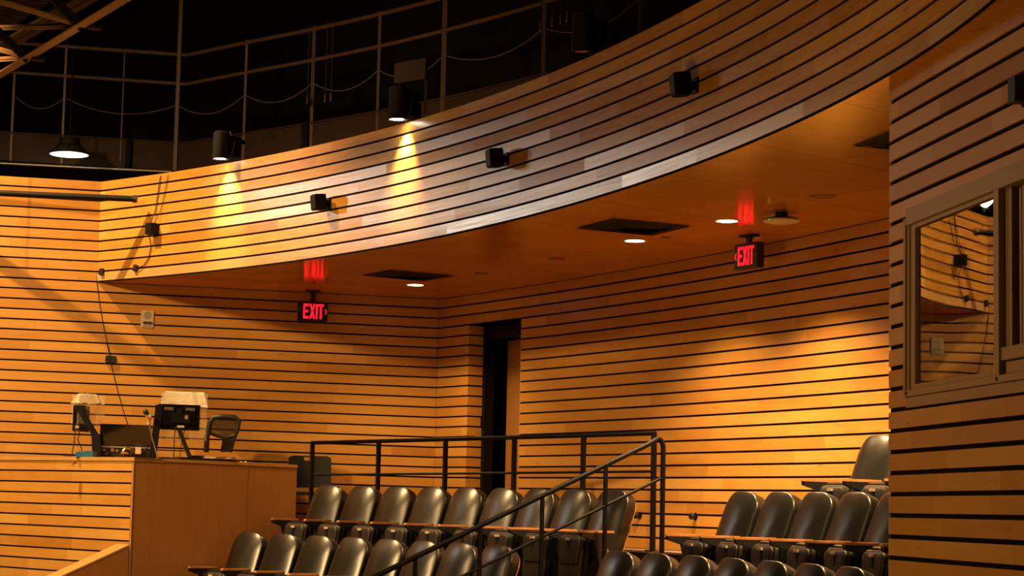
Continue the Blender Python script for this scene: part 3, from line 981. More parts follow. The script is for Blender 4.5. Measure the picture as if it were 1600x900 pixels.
# sloping half wall below the desk corner
hw = bmesh.new()
zs0 = at(212, 854.5, DC[1] - 0.02).z
HW = 0.2
def Hp(L_, b_, z): return Dp(-L_, b_, z)
sl = 0.40
a0 = [Hp(0.02, 0, zs0), Hp(0.02, HW, zs0), Hp(1.6, HW, zs0 - 1.58 * sl), Hp(1.6, 0, zs0 - 1.58 * sl)]
bmw = bmesh.new()
up4 = [bmw.verts.new(p) for p in a0]; lo4 = [bmw.verts.new(V(p.x, p.y, F3)) for p in a0]
bmw.faces.new(up4)
for i in range(4): bmw.faces.new((up4[i], lo4[i], lo4[(i + 1) % 4], up4[(i + 1) % 4]))
structure(obj('trim_4', bmw, M['desk_side']))
bmw = bmesh.new()
cap = [Hp(0.02, -0.004, zs0), Hp(0.02, HW + 0.004, zs0), Hp(1.6, HW + 0.004, zs0 - 1.58 * sl), Hp(1.6, -0.004, zs0 - 1.58 * sl)]
lo4 = [bmw.verts.new(p + V(0, 0, 0.001)) for p in cap]; up4 = [bmw.verts.new(p + V(0, 0, 0.02)) for p in cap]
bmw.faces.new(up4)
for i in range(4): bmw.faces.new((up4[i], lo4[i], lo4[(i + 1) % 4], up4[(i + 1) % 4]))
structure(obj('trim_5', bmw, M['desk_top']))
# aisle stairs
bm = bmesh.new()
for i in range(6):
    z = F0 - (i + 1) * (F0 - F2) / 6
    o_ = hr(0.15 + i * 0.33, z - 0.16)
    tt = Vector((0.37, -0.93, 0)).normalized()
    para(bm, o_ + tt * 0.08, hd * 0.36, tt * 0.8, V(0, 0, 0.16))
structure(obj('stair', bm, M['carpet']))

# ------------------------------------------------------------------ things on the desk
XR, YR = Vector((1, 0, 0)), Vector((0, 1, 0))
ZV = V(0, 0, 1)
def axes(deg):
    a = math.radians(deg); return V(math.cos(a), math.sin(a), 0), V(-math.sin(a), math.cos(a), 0)

def sheet_box(name, label, c, ax, ay, w_, d_, h, jag=0.012, seed=1, group=None):
    """crumpled clear dust cover: opaque-ish creased top, see-through sides"""
    rnd = random.Random(seed)
    root = thing(name, label, 'plastic cover', c, 0, group)
    nx, nz = 10, 8
    def ring(k, inset, z):
        out = []
        for (a, b_) in [(i / nx - .5, -.5) for i in range(nx)] + [(.5, i / 6 - .5) for i in range(6)] + [(.5 - i / nx, .5) for i in range(nx)] + [(-.5, .5 - i / 6) for i in range(6)]:
            out.append(Vector(c) + ax * (a * (w_ - 2 * inset) + rnd.uniform(-jag, jag)) + ay * (b_ * (d_ - 2 * inset) + rnd.uniform(-jag, jag)) + V(0, 0, z + rnd.uniform(-jag, jag)))
        return out
    bm = bmesh.new()
    rs = [[bm.verts.new(p) for p in ring(k, i_, z)] for k, (i_, z) in enumerate([(0.0, 0), (0.0, h * .35), (0.0, h * .7), (0.002, h * 0.97)])]
    for a, b_ in zip(rs[:-1], rs[1:]):
        for i in range(len(a)): bm.faces.new((a[i], a[(i + 1) % len(a)], b_[(i + 1) % len(a)], b_[i]))
    obj('cover_sides', bm, M['sheet'], root, smooth=20)
    bm = bmesh.new()
    r1 = [bm.verts.new(p) for p in ring(0, -0.004, h * 0.70)]
    r2 = [bm.verts.new(p) for p in ring(0, 0.035, h)]
    ctr = bm.verts.new(Vector(c) + V(0, 0, h + 0.004))
    for i in range(len(r1)):
        bm.faces.new((r1[i], r1[(i + 1) % len(r1)], r2[(i + 1) % len(r1)], r2[i])); bm.faces.new((r2[i], r2[(i + 1) % len(r1)], ctr))
    obj('cover_top', bm, M['sheet_top'], root, smooth=15)
    return root

# right monitor, seen from behind
c = at(279.5, 652, 20.75); ax, ay = axes(6)
mon = thing('monitor', 'black monitor seen from behind under a clear dust cover, right end of desk', 'monitor', V(c.x, c.y, DZ))
bm = bmesh.new(); cbox(bm, c, ax, ay, ZV, 0.43, 0.03, 0.265); cbox(bm, c - ay * .02, ax, ay, ZV, 0.33, 0.03, 0.17)
obj('display_housing', bm, M['gloss_black'], mon)
bm = bmesh.new(); cbox(bm, c + ay * 0.0165, ax, ay, ZV, 0.40, 0.002, 0.235); obj('screen', bm, M['gloss_black'], mon)
bm = bmesh.new(); cbox(bm, c - ay * .045 + ax * 0.02 + V(0, 0, -.01), ax, ay, ZV, 0.20, 0.03, 0.10); cbox(bm, c - ay * .05 + ax * .0 + V(0, 0, .05), ax, ay, ZV, 0.05, .04, .08)
obj('mounting_plate', bm, M['black_metal'], mon)
bm = bmesh.new(); cbox(bm, c - ay * .064 + ax * 0.02 + V(0, 0, -.098), ax, ay, ZV, 0.075, 0.006, 0.022); obj('label_plate', bm, M['white_plastic'], mon)
bm = bmesh.new()
for k in range(7): cbox(bm, c - ay * .036 + ax * (-.15 + .014 * k) + V(0, 0, .085), ax, ay, ZV, .008, .004, .03)
for k in range(7): cbox(bm, c - ay * .036 + ax * (.07 + .014 * k) + V(0, 0, .085), ax, ay, ZV, .008, .004, .03)
obj('cooling_slots', bm, M['steel'], mon)
bm = bmesh.new(); cbox(bm, c - ay * .062 + ax * 0.075 + V(0, 0, .0), ax, ay, ZV, 0.03, 0.01, 0.04); obj('amber_connector', bm, M['arm_wood'], mon)
bm = bmesh.new()
pA = c - ax * 0.225 - ay * .05 + V(0, 0, .12); pB_ = V(pA.x + .0, pA.y, DZ)
para(bm, Vector((pA.x, pA.y, DZ)) - ax * 0.07, ax * 0.075, ay * 0.06, V(0.05 * ax.x, 0.05 * ax.y, c.z + .12 - DZ))
obj('support_post', bm, M['black_metal'], mon)
bm = bmesh.new()
f0 = V(c.x, c.y, DZ)
bar(bm, c - ay * .03 + ax * .0 + V(0, 0, -.12), f0 + ax * 0.13 - ay * .02 + V(0, 0, .03), 0.10, 0.035)
cbox(bm, f0 + ax * 0.10 + V(0, 0, .012), ax, ay, ZV, 0.30, 0.20, 0.024)
cbox(bm, f0 - ax * 0.08 + V(0, 0, .10), ax, ay, ZV, 0.30, 0.12, 0.012)
obj('stand', bm, M['black_plastic'], mon)
bm = bmesh.new()
tube(bm, [c - ay * .04 + ax * (-.03) + V(0, 0, -.1), c - ay * .06 + ax * (-.04) + V(0, 0, -.2), f0 - ay * .06 - ax * .04 + V(0, 0, .006)], 0.006, 6)
tube(bm, [c - ay * .04 + ax * (.07) + V(0, 0, -.12), c - ay * .07 + ax * (.045) + V(0, 0, -.19), f0 - ay * .06 + ax * .02 + V(0, 0, .03)], 0.005, 6)
obj('cable', bm, M['cord'], mon, smooth=50)
q = at(285.5, 690, 20.83)
cv = sheet_box('dust_cover', 'crumpled clear plastic dust cover over the right desk monitor', V(q.x, q.y, at(285, 688, 20.83).z), ax, ay, 0.475, 0.15, 0.50, 0.007, 3)

# left monitor, turned away
c = at(124, 654, 20.95); ax, ay = axes(58)
mon = thing('monitor', 'black monitor on a slanted arm, turned aside, left end of desk equipment', 'monitor', V(c.x + .12, c.y, DZ))
bm = bmesh.new(); cbox(bm, c + ax * 0.03, ax, ay, ZV, 0.24, 0.03, 0.27); obj('display_housing', bm, M['gloss_black'], mon)
bm = bmesh.new(); cbox(bm, c + ax * .03 + ay * 0.0165 * -1, ax, ay, ZV, 0.22, 0.002, 0.25); obj('screen', bm, M['black_plastic'], mon)
ex, ey = axes(0)
bm = bmesh.new()
a1 = at(124, 639, 20.8); a2 = at(150, 683, 20.8); a3 = at(152, 712, 20.8); a3.z = DZ + .004
bar(bm, a1, a2, 0.05, 0.085, up=(0, 1, 0)); bar(bm, a1 + V(0.03, -.02, .0), a2 + V(.03, -.02, .01), 0.012, 0.02)
bar(bm, a1 + V(-.05, 0, .015), a1 + V(0.06, 0, .015), 0.06, 0.05)
bar(bm, a2 + V(0, 0, .03), a3, 0.09, 0.09)
cbox(bm, V(a3.x - .02, a3.y, DZ + .01), ex, ey, ZV, 0.2, 0.16, 0.02)
obj('support_arm', bm, M['black_metal'], mon)
bm = bmesh.new(); cbox(bm, at(120, 668, 20.78), ex, ey, ZV, .05, .03, .06); obj('cable_block', bm, M['black_plastic'], mon)
bm = bmesh.new(); cbox(bm, at(120.5, 667, 20.755), ex, ey, ZV, .035, .006, .022); obj('label_plate', bm, M['white_plastic'], mon)
bm = bmesh.new()
e1 = at(112, 711, 20.7); e1.z = DZ + .006
e2 = at(130, 706, 20.75); e2.z = DZ + .006
tube(bm, [at(117.5, 670, 20.78), at(116, 690, 20.75), e1], 0.006, 6)
tube(bm, [at(125, 671, 20.78), at(121.5, 687, 20.75), at(127, 700, 20.75), e2], 0.006, 6)
obj('cable', bm, M['cord'], mon, smooth=50)
q = at(137, 655, 21.0)
sheet_box('dust_cover', 'crumpled clear plastic dust cover over the left slanted monitor', V(q.x, q.y, at(137, 664, 21.0).z), axes(35)[0], axes(35)[1], 0.30, 0.15, 0.32, 0.010, 5)

# mixing console with raised lid between the monitors
cc = at(195, 680, 20.95); ax, ay = axes(2)
con = thing('mixing_console', 'dark sound console with raised lid between the two desk monitors', 'console', V(cc.x, cc.y, DZ))
bm = bmesh.new()
l0 = at(156, 697, 20.95)
wl = (at(236, 697, 20.95) - l0).x
hl = at(195, 664, 20.95).z - l0.z
para(bm, l0 + V(0, 0, .004), ax * wl, ay * 0.03, V(0, -0.05, hl)); obj('lid', bm, M['gloss_black'], con)
bm = bmesh.new(); para(bm, V(l0.x, l0.y - 0.03, l0.z - 0.012), ax * wl * 1.06, ay * 0.35, V(0, 0, 0.014)); obj('ledge', bm, M['steel'], con)
bm = bmesh.new(); para(bm, V(l0.x, l0.y, DZ), ax * wl, ay * 0.30, V(0, 0, l0.z - DZ - 0.012)); obj('rear_panel', bm, M['black_plastic'], con)
for px, py, r_ in ((163, 703, .018), (176, 703, .018), (183, 704, .014), (159, 709, .014), (166, 709, .014)):
    bm = bmesh.new(); lathe(bm, at(px, py, 20.95), [(r_, 0.0), (r_, 0.02), (r_ * .55, .02), (r_ * .5, .004), (0, .004)], 14, V(0, -1, 0)); obj('connector', bm, M['steel'], con, smooth=40)
bm = bmesh.new(); q = at(206, 705, 20.93)
cbox(bm, q, ax, ay, ZV, 0.05, 0.05, 0.075); tube(bm, [q + V(-.02, -.03, .03), q + V(-.07, -.04, .025), q + V(-.11, -.03, -.03)], 0.012, 8); tube(bm, [q + V(-.03, -.03, -.02), q + V(-.08, -.03, -.015), q + V(-.09, -.03, -.035)], 0.014, 8)
obj('connector_housing', bm, M['reflector'], con, smooth=40)
bm = bmesh.new(); q = at(216, 704, 20.9)
cbox(bm, q, ax, ay, ZV, 0.06, 0.05, 0.07); obj('power_block', bm, M['white_plastic'], con)
for i, (x0, y0, x1, y1) in enumerate(((222, 708, 232, 699), (218, 711, 229, 703), (158, 711, 170, 707), (168, 712, 174, 706))):
    bm = bmesh.new(); p0, p1 = at(x0, y0, 20.9), at(x1, y1, 20.9); tube(bm, [p0, (p0 + p1) / 2 + V(0, -.02, .015), p1], 0.005, 6); obj('patch_cable', bm, M['cord'], con, smooth=50)

# gooseneck microphone with taped clips
q0_ = at(247, 712, 20.5); q0_.z = DZ
mic = thing('gooseneck_microphone', 'gooseneck microphone with black head and coloured tape left of right monitor', 'microphone', q0_)
bm = bmesh.new(); tube(bm, [q0_ + V(0, 0, .004), at(243, 702, 20.5), at(237.5, 684, 20.5), at(234, 668, 20.5), at(234, 655, 20.5), at(231, 649, 20.5)], 0.007, 8); lathe(bm, q0_, [(0.0, 0.012), (0.03, 0.012), (0.03, 0)], 14); obj('neck', bm, M['steel'], mic, smooth=50)
bm = bmesh.new(); a, b_ = at(231, 648.5, 20.5), at(225.5, 640.5, 20.5); d = (b_ - a).normalized(); lathe(bm, a, [(0.0, -.005), (0.018, 0), (0.026, .03), (0.027, (b_ - a).length * .8), (0.016, (b_ - a).length), (0, (b_ - a).length + .004)], 14, d); obj('head', bm, M['black_plastic'], mic, smooth=50)
for nm_, mt_, px, py in (('green_clip', 'green', 236.5, 647), ('white_clip', 'white_plastic', 234, 650), ('red_clip', 'red', 236, 654), ('amber_clip', 'arm_wood', 229.5, 651), ('white_tag', 'paper', 231.5, 661)):
    bm = bmesh.new(); cbox(bm, at(px, py, 20.48), V(.8, 0, .6), V(0, 1, 0), V(-.6, 0, .8), 0.022, 0.02, 0.03); obj(nm_, bm, M[mt_], mic)

# small things lying on the desk
def lie(px, py, Y):
    p = at(px, py, Y); p.z = DZ; return p
q = lie(131, 711, 20.55)
tp = thing('tape_dispenser', 'small bright blue plastic holder lying on the desk beside the left monitor', 'tape holder', q)
bm = bmesh.new(); outl = [(-.085, .0), (.095, 0), (.095, .066), (.03, .064), (-.02, .05), (-.06, .055), (-.085, .035)]
l = [bm.verts.new(q + V(u, -.02, v + .001)) for u, v in outl]; r = [bm.verts.new(q + V(u, .03, v + .001)) for u, v in outl]
bm.faces.new(l); bm.faces.new(r[::-1])
for i in range(len(outl)): bm.faces.new((l[i], l[(i + 1) % 7], r[(i + 1) % 7], r[i]))
obj('holder_body', bm, M['blue'], tp)
bm = bmesh.new(); cbox(bm, q + V(.115, 0, .03), XR, YR, ZV, .04, .04, .055); obj('holder_end', bm, M['black_plastic'], tp)
q = lie(104, 712.5, 20.5); bm = bmesh.new(); cbox(bm, q + V(0, 0, .005), XR, YR, ZV, .07, .04, .008); tag(obj('pen_tray', bm, M['brownbox']), 'flat brown scrap lying at the desk edge below the left monitor', 'scrap')
q = lie(326, 711, 20.85); bm = bmesh.new()
cbox(bm, q + V(0, 0, .028), XR, YR, ZV, .13, .09, .016); cbox(bm, q + V(.01, 0, .042), V(.99, .1, 0), V(-.1, .99, 0), ZV, .11, .08, .012)
cbox(bm, q + V(0, 0, .012), XR, YR, ZV, .12, .09, .016)
tag(obj('paper_stack', bm, M['paper']), 'small pink and white paper stack on the desk by the office chair', 'paper')
q = lie(355, 712, 20.95); bm = bmesh.new(); cbox(bm, q + V(0, 0, .026), XR, YR, ZV, .22, .12, .028); cbox(bm, q + V(-.01, 0, .048), V(.99, .1, 0), V(-.1, .99, 0), ZV, .19, .10, .014)
cbox(bm, q + V(0, 0, .006), XR, YR, ZV, .22, .12, .012)
tag(obj('brown_book', bm, M['brownbox']), 'reddish brown book stack lying on the desk before the office chair', 'book')
q = lie(309, 711, 20.95); bm = bmesh.new(); cbox(bm, q + V(0, 0, .03), XR, YR, ZV, .15, .10, .058); tag(obj('equipment_box', bm, M['black_plastic']), 'small black equipment box on the desk left of the paper stack', 'box')
kb = lie(318, 715, 20.42)
kbd = thing('keyboard', 'long flat black keyboard lying along the right side of the desk', 'keyboard', kb)
bm = bmesh.new(); cbox(bm, kb + V(0, 0.1, .010), D13, D23, ZV, .72, .16, .018); obj('keyboard_body', bm, M['black_plastic'], kbd)
bm = bmesh.new()
for i in range(22):
    for j in range(4):
        cbox(bm, kb + V(0, 0.1, .022) + D13 * (-.33 + i * .0315) + D23 * (-.05 + j * .034), D13, D23, ZV, .026, .028, .006)
obj('keys', bm, M['seat_plastic'], kbd)
q = lie(357, 717.5, 20.58); bm = bmesh.new(); bar(bm, q + V(-.03, 0, .03), q + V(.03, .0, .040), .012, .01); tag(obj('pen', bm, M['white_plastic']), 'white pen lying on the keyboard end near the office chair', 'pen')
for i, (px, dx) in enumerate(((377, 0.0), (384, .0))):
    q = lie(px, 720, 20.86); bm = bmesh.new(); lathe(bm, q + V(0, 0, .0), [(.0, .014), (.012, .012), (.015, .0)], 10)
    tag(obj('earplug_case', bm, M['white_plastic'], smooth=40), ('left' if i == 0 else 'right') + ' of two tiny pale caps on the desk edge by the office chair', 'cap', 'tiny pale caps on the desk')

# ------------------------------------------------------------------ office chair behind the desk
p = at(345, 680, 21.75)
ch = thing('office_chair', 'black mesh-back office chair behind the control desk', 'office chair', V(p.x, p.y, F0))
ax, ay = axes(-14)
bc = V(p.x, p.y, 0)
def oc(u, v, d=0.0):
    q = at(345 + u, v, 21.75); return V(q.x, q.y + d, q.z)
bm = bmesh.new()
tube(bm, [oc(-23, 706, .05), oc(-22, 685, .02), oc(-17, 660, 0), oc(-12, 652, 0), oc(5, 650.5, 0), oc(22, 652, 0), oc(29, 657, 0), oc(26, 672, .0), oc(19, 690, .02), oc(15, 706, .05)], [.030, .030, .028, .026, .026, .026, .026, .022, .02, .02], 8)
obj('back_frame', bm, M['black_plastic'], ch, smooth=50)
bm = bmesh.new()
tube(bm, [oc(-17, 677, .01), oc(-4, 682, .02), oc(8, 684, .03), oc(24, 679, .01)], .016, 8)
para(bm, oc(-1, 706, .04), oc(18, 706, .04) - oc(-1, 706, .04), V(0, .03, 0), oc(3, 683, .03) - oc(-1, 706, .04))
obj('lumbar_brace', bm, M['black_plastic'], ch, smooth=50)
mt, nt, N, L, b = new_mat('chair_mesh_fabric')
tr = N.new('ShaderNodeBsdfTransparent'); mix = N.new('ShaderNodeMixShader'); mix.inputs[0].default_value = 0.8
b.inputs['Base Color'].default_value = (0.012, 0.010, 0.008, 1); b.inputs['Roughness'].default_value = 0.8
L.new(tr.outputs[0], mix.inputs[1]); L.new(b.outputs[0], mix.inputs[2]); L.new(mix.outputs[0], N['Material Output'].inputs['Surface'])
M['mesh'] = mt
bm = bmesh.new()
bm.faces.new([bm.verts.new(q) for q in (oc(-17, 662, .015), oc(-11, 653, .015), oc(22, 653, .015), oc(28, 658, .015), oc(24, 678, .02), oc(8, 683, .03), oc(-17, 677, .02))])
obj('mesh_back', bm, M['mesh'], ch)
bm = bmesh.new(); cbox(bm, bc + V(0, .30, F0 + .45), ax, ay, ZV, .5, .48, .08); obj('seat', bm, M['vinyl'], ch)
bm = bmesh.new(); tube(bm, [bc + V(0, .28, F0 + .08), bc + V(0, .28, F0 + .42)], .03, 10)
bar(bm, bc + V(0, .05, F0 + .62), bc + V(0, .12, F0 + .41), .06, .02); obj('gas_column', bm, M['black_metal'], ch)
for i in range(5):
    a = 2 * PI * i / 5 + .3
    e_ = bc + V(.28 * math.cos(a), .28 + .28 * math.sin(a), F0 + .07)
    bm = bmesh.new(); bar(bm, bc + V(0, .28, F0 + .10), e_, .045, .03); lg = obj('base_leg', bm, M['black_plastic'], ch)
    bm = bmesh.new(); lathe(bm, e_ + V(0, 0, -.045) - V(math.cos(a), math.sin(a), 0) * .01, [(0, -.01), (.025, -.01), (.025, .01), (0, .01)], 12, V(-math.sin(a), math.cos(a), 0)); cs = obj('caster', bm, M['black_plastic']); cs.parent = lg; cs.matrix_parent_inverse = ch.matrix_basis.inverted()

# ------------------------------------------------------------------ black stacking chair near the rail end
p = at(484, 745, 22.42); sp = lambda u, v, d=0.0: at(u, v, 22.42 + d)
ch = thing('stacking_chair', 'black plastic stacking chair with hand slot behind the desk end', 'chair', V(p.x, p.y + .1, F0))
bm = bmesh.new()
# back panel with hand-hole: outer outline minus slot, built as a frame of quads
def back_pt(u, v): return sp(u, v, 0.02 * math.sin((u - 450) / 68 * PI))
cols = np.linspace(451, 517.5, 12)
for i in range(11):
    u0, u1 = cols[i], cols[i + 1]
    top = lambda u: 711.5 + (3.0 if (u < 452 or u > 515) else 0) + (u - 451) * 0.02
    segs = [(top, lambda u: 714.5), (lambda u: 719.5, lambda u: 762.0)] if 474 < (u0 + u1) / 2 < 489 else [(top, lambda u: 762.0)]
    for t_, b2 in segs:
        v = [bm.verts.new(back_pt(u, f(u))) for u, f in ((u0, b2), (u1, b2), (u1, t_), (u0, t_))]
        v2 = [bm.verts.new(q.co + V(0, .025, 0)) for q in v]
        bm.faces.new(v); bm.faces.new(v2[::-1])
        for k in range(4): bm.faces.new((v[k], v2[k], v2[(k + 1) % 4], v[(k + 1) % 4]))
bmesh.ops.remove_doubles(bm, verts=bm.verts[:], dist=0.0005)
obj('backrest', bm, M['black_plastic'], ch)
sz = F0 + .45
b0 = sp(484, 762); w_ = (sp(516, 762) - sp(453, 762)).x
bm = bmesh.new(); cbox(bm, V(b0.x, b0.y - .2, sz), XR, YR, ZV, w_, .44, .035); obj('seat', bm, M['black_plastic'], ch)
for dx in (-1, 1):
    bm = bmesh.new(); tube(bm, [V(b0.x + dx * w_ * .47, b0.y + .04, b0.z + .05), V(b0.x + dx * w_ * .47, b0.y + .02, sz), V(b0.x + dx * w_ * .5, b0.y + .10, F0)], .013, 8); obj('leg', bm, M['steel'], ch, smooth=50)
    bm = bmesh.new(); tube(bm, [V(b0.x + dx * w_ * .47, b0.y - .36, sz - .015), V(b0.x + dx * w_ * .5, b0.y - .42, F0)], .013, 8); obj('leg', bm, M['steel'], ch, smooth=50)

# ------------------------------------------------------------------ ceiling vents
def vent(pix, label):
    ps = [onz(x, y, SOF - 0.005) for x, y in pix]
    c = sum(ps, V(0, 0, 0)) / 4
    e1 = ((ps[1] - ps[0]) + (ps[2] - ps[3])) / 2; e2 = ((ps[3] - ps[0]) + (ps[2] - ps[1])) / 2
    e1.z = e2.z = 0
    root = thing('ceiling_vent', label, 'air vent', c, 0, 'black square vents in the soffit')
    def fr(k0, k1, z0, z1, nm, mt_):
        bm = bmesh.new()
        o_ = [bm.verts.new(c + (e1 * a + e2 * b_) * k0 / 2 + V(0, 0, z0)) for a, b_ in ((-1, -1), (1, -1), (1, 1), (-1, 1))]
        i_ = [bm.verts.new(c + (e1 * a + e2 * b_) * k1 / 2 + V(0, 0, z1)) for a, b_ in ((-1, -1), (1, -1), (1, 1), (-1, 1))]
        for k in range(4): bm.faces.new((o_[k], o_[(k + 1) % 4], i_[(k + 1) % 4], i_[k]))
        return obj(nm, bm, mt_, root)
    fr(1.0, 0.80, -0.006, -0.010, 'frame', M['lamp_black'])
    for k, (a, b_) in enumerate(((.80, .64), (.62, .46), (.44, .28))):
        fr(a, b_, -0.006, -0.022, 'louver', M['lamp_black'])
    bm = bmesh.new(); bm.faces.new([bm.verts.new(c + (e1 * a + e2 * b_) * .40 + V(0, 0, -.003)) for a, b_ in ((-1, -1), (1, -1), (1, 1), (-1, 1))]); obj('backing', bm, M['black'], root)
    return root
vent([(563, 430), (613, 420.7), (710, 431), (663, 438)], 'black square ceiling vent left of the lit downlight, nearest the desk')
vent([(900, 356), (960, 341), (1080, 352.7), (1018, 367.7)], 'black square ceiling vent in the middle of the soffit')
vent([(1331, 227), (1393, 204), (1520, 216), (1458, 239)], 'black square ceiling vent half hidden by the right wall')

# ------------------------------------------------------------------ downlights
def downlight(px, py, label, lit, r=0.105, group=None):
    c = onz(px, py, SOF - 0.004)
    root = thing('recessed_downlight', label, 'downlight', c, 0, group)
    bm = bmesh.new(); lathe(bm, c, [(r * 1.0, 0), (r * 1.0, -.004), (r * .82, -.005), (r * .80, 0.0)], 28); obj('trim_ring', bm, M['white_plastic'] if lit else M['brownbox'], root, smooth=30)
    bm = bmesh.new(); lathe(bm, c, [(r * .83, -.003), (0, -.003)], 28); obj('lens', bm, M['lens_on'] if lit else M['reflector'], root)
    if lit:
        ld = bpy.data.lights.new('downlight_lamp', 'SPOT'); ld.energy = lit; ld.color = (1.0, 0.61, 0.26); ld.spot_size = math.radians(118); ld.spot_blend = 0.75; ld.shadow_soft_size = 0.07
        lo_ = bpy.data.objects.new('downlight_lamp', ld); C.objects.link(lo_); lo_.parent = root; lo_.location = (0, 0, -0.02)
LG, UG = 'lit recessed downlights', 'unlit recessed downlights'
downlight(649, 445, 'lit recessed ceiling downlight beside the leftmost vent', 210, group=LG)
downlight(992, 376, 'lit recessed ceiling downlight beside the middle vent', 520, group=LG)
downlight(1136, 345, 'lit recessed ceiling downlight beside the right exit sign', 760, group=LG)
downlight(752, 427, 'unlit recessed downlight between the two lit downlights, nearer the left vent', 0, 0.075, UG)
downlight(870, 404, 'unlit recessed downlight left of the middle vent', 0, 0.085, UG)
downlight(1286, 307, 'unlit recessed downlight right of the round wireless unit', 0, 0.095, UG)
downlight(1042, 370.5, 'tiny recessed sprinkler cap just right of the middle vent', 0, 0.05, UG)  # sprinkler cap, built with the downlight function
# a further lit downlight hidden behind the end of the right wall
ld = bpy.data.lights.new('hidden_downlight', 'SPOT'); ld.energy = 900; ld.color = (1.0, 0.61, 0.26); ld.spot_size = math.radians(125); ld.spot_blend = 0.8; ld.shadow_soft_size = 0.08
lo_ = bpy.data.objects.new('hidden_downlight', ld); C.objects.link(lo_); lo_.location = (4.0, 14.2, SOF - 0.03)

# wireless unit
c = onz(1221, 332, SOF - 0.004)
wa = thing('wireless_access_point', 'round white wireless unit hanging from the soffit with a green light', 'wireless unit', c)
bm = bmesh.new(); lathe(bm, c, [(0.05, 0), (0.05, -.035), (0, -.035)], 20); obj('mount', bm, M['black_plastic'], wa, smooth=40)
bm = bmesh.new(); lathe(bm, c, [(0, -.035), (.06, -.035), (.13, -.05), (.143, -.062)], 32); obj('top_shell', bm, M['black_plastic'], wa, smooth=50)
bm = bmesh.new(); lathe(bm, c, [(.143, -.062), (.138, -.074), (.09, -.086), (0, -.09)], 32); obj('dome', bm, M['white_plastic'], wa, smooth=50)
bm = bmesh.new(); v = (V(0, 0, 0) - c); v.z = 0; v.normalize(); s_ = V(-v.y, v.x, 0)
bm2 = c + v * .10 - s_ * -.075 + V(0, 0, -.076)
q = at(1201.5, 343, c.y - .10); lathe(bm, q, [(0, -.004), (.006, -.003), (.006, .003), (0, .004)], 10); obj('status_light', bm, M['led'], wa)

# ------------------------------------------------------------------ exit signs
def exit_sign(c, ex, ez, w_, h, dp, arrow, label):
    """c: centre of front face; ex: unit vector to the reader's right; front normal = ez x ex reversed"""
    nrm = Vector((ex.y, -ex.x, 0))                  # towards the reader
    root = thing('exit_sign', label, 'exit sign', V(c.x, c.y, SOF - 0.004))
    bm = bmesh.new(); cbox(bm, c - nrm * dp / 2, ex, nrm, ZV, w_, dp, h)
    obj('housing', bm, M['black_plastic'], root)
    bm = bmesh.new(); top = c.z + h / 2
    cbox(bm, V(c.x, c.y, (top + SOF - .004) / 2) - nrm * dp / 2, ex, nrm, ZV, 0.05, 0.03, SOF - .004 - top)
    cbox(bm, V(c.x, c.y, SOF - .012) - nrm * dp / 2, ex, nrm, ZV, 0.16, 0.10, 0.016)
    obj('canopy', bm, M['black_plastic'], root)
    def quad(bm, pts, o=0.003):
        v = [bm.verts.new(c + ex * x * w_ + ZV * y * h + nrm * o) for x, y in pts]; bm.faces.new(v)
        v2 = [bm.verts.new(c + ex * x * w_ + ZV * y * h) for x, y in pts]
        for i in range(len(v)): bm.faces.new((v[i], v2[i], v2[(i + 1) % len(v)], v[(i + 1) % len(v)]))
    T, Bt = .37, -.37
    def letter(chn, x0, x1):
        bm = bmesh.new(); sw = 0.052; sh = 0.115
        if chn == 'E':
            quad(bm, [(x0, Bt), (x0 + sw, Bt), (x0 + sw, T), (x0, T)])
            for y0, y1, xe in ((T - sh, T, x1), (-sh / 2, sh / 2, x1 - .02), (Bt, Bt + sh, x1)): quad(bm, [(x0 + sw, y0), (xe, y0), (xe, y1), (x0 + sw, y1)])
        elif chn == 'X':
            s2 = sw * 1.15
            quad(bm, [(x0, Bt), (x0 + s2, Bt), (x1, T), (x1 - s2, T)]); quad(bm, [(x1 - s2, Bt), (x1, Bt), (x0 + s2, T), (x0, T)], 0.0032)
        elif chn == 'I': quad(bm, [(x0, Bt), (x1, Bt), (x1, T), (x0, T)])
        elif chn == 'T':
            m_ = (x0 + x1) / 2; quad(bm, [(m_ - sw / 2, Bt), (m_ + sw / 2, Bt), (m_ + sw / 2, T), (m_ - sw / 2, T)])
            quad(bm, [(x0, T - sh), (x1, T - sh), (x1, T), (x0, T)], .0032)
        return bm
    for chn, x0, x1 in (('E', -.33, -.145), ('X', -.12, .075), ('I', .10, .155), ('T', .175, .36)):
        obj('letter_' + chn.lower(), letter(chn, x0, x1), M['exit_red'], root)
    for sd in (-1, 1):
        bm = bmesh.new(); xo, xi = sd * .475, sd * .405
        quad(bm, [(xi, .13), (xi + sd * .02, .13), (xo, 0), (xi + sd * .02, -.13), (xi, -.13), (xo - sd * .025, 0)])
        obj('arrow', bm, M['exit_red'] if sd == arrow else M['exit_off'], root)
    return root
c1 = at(489, 486.5, 22.42)
exit_sign(c1, Vector((TA[0], TA[1], 0)), ZV, 0.335, 0.225, 0.055, 1, 'lit red exit sign with right arrow, hung before the left slatted wall')
c2 = at(1165, 399.5, 16.95)
ex2 = Vector((TB[0], TB[1], 0))
exit_sign(c2, ex2, ZV, 0.305, 0.215, 0.075, -1, 'lit red exit sign with left arrow, hung before the back wall at right')

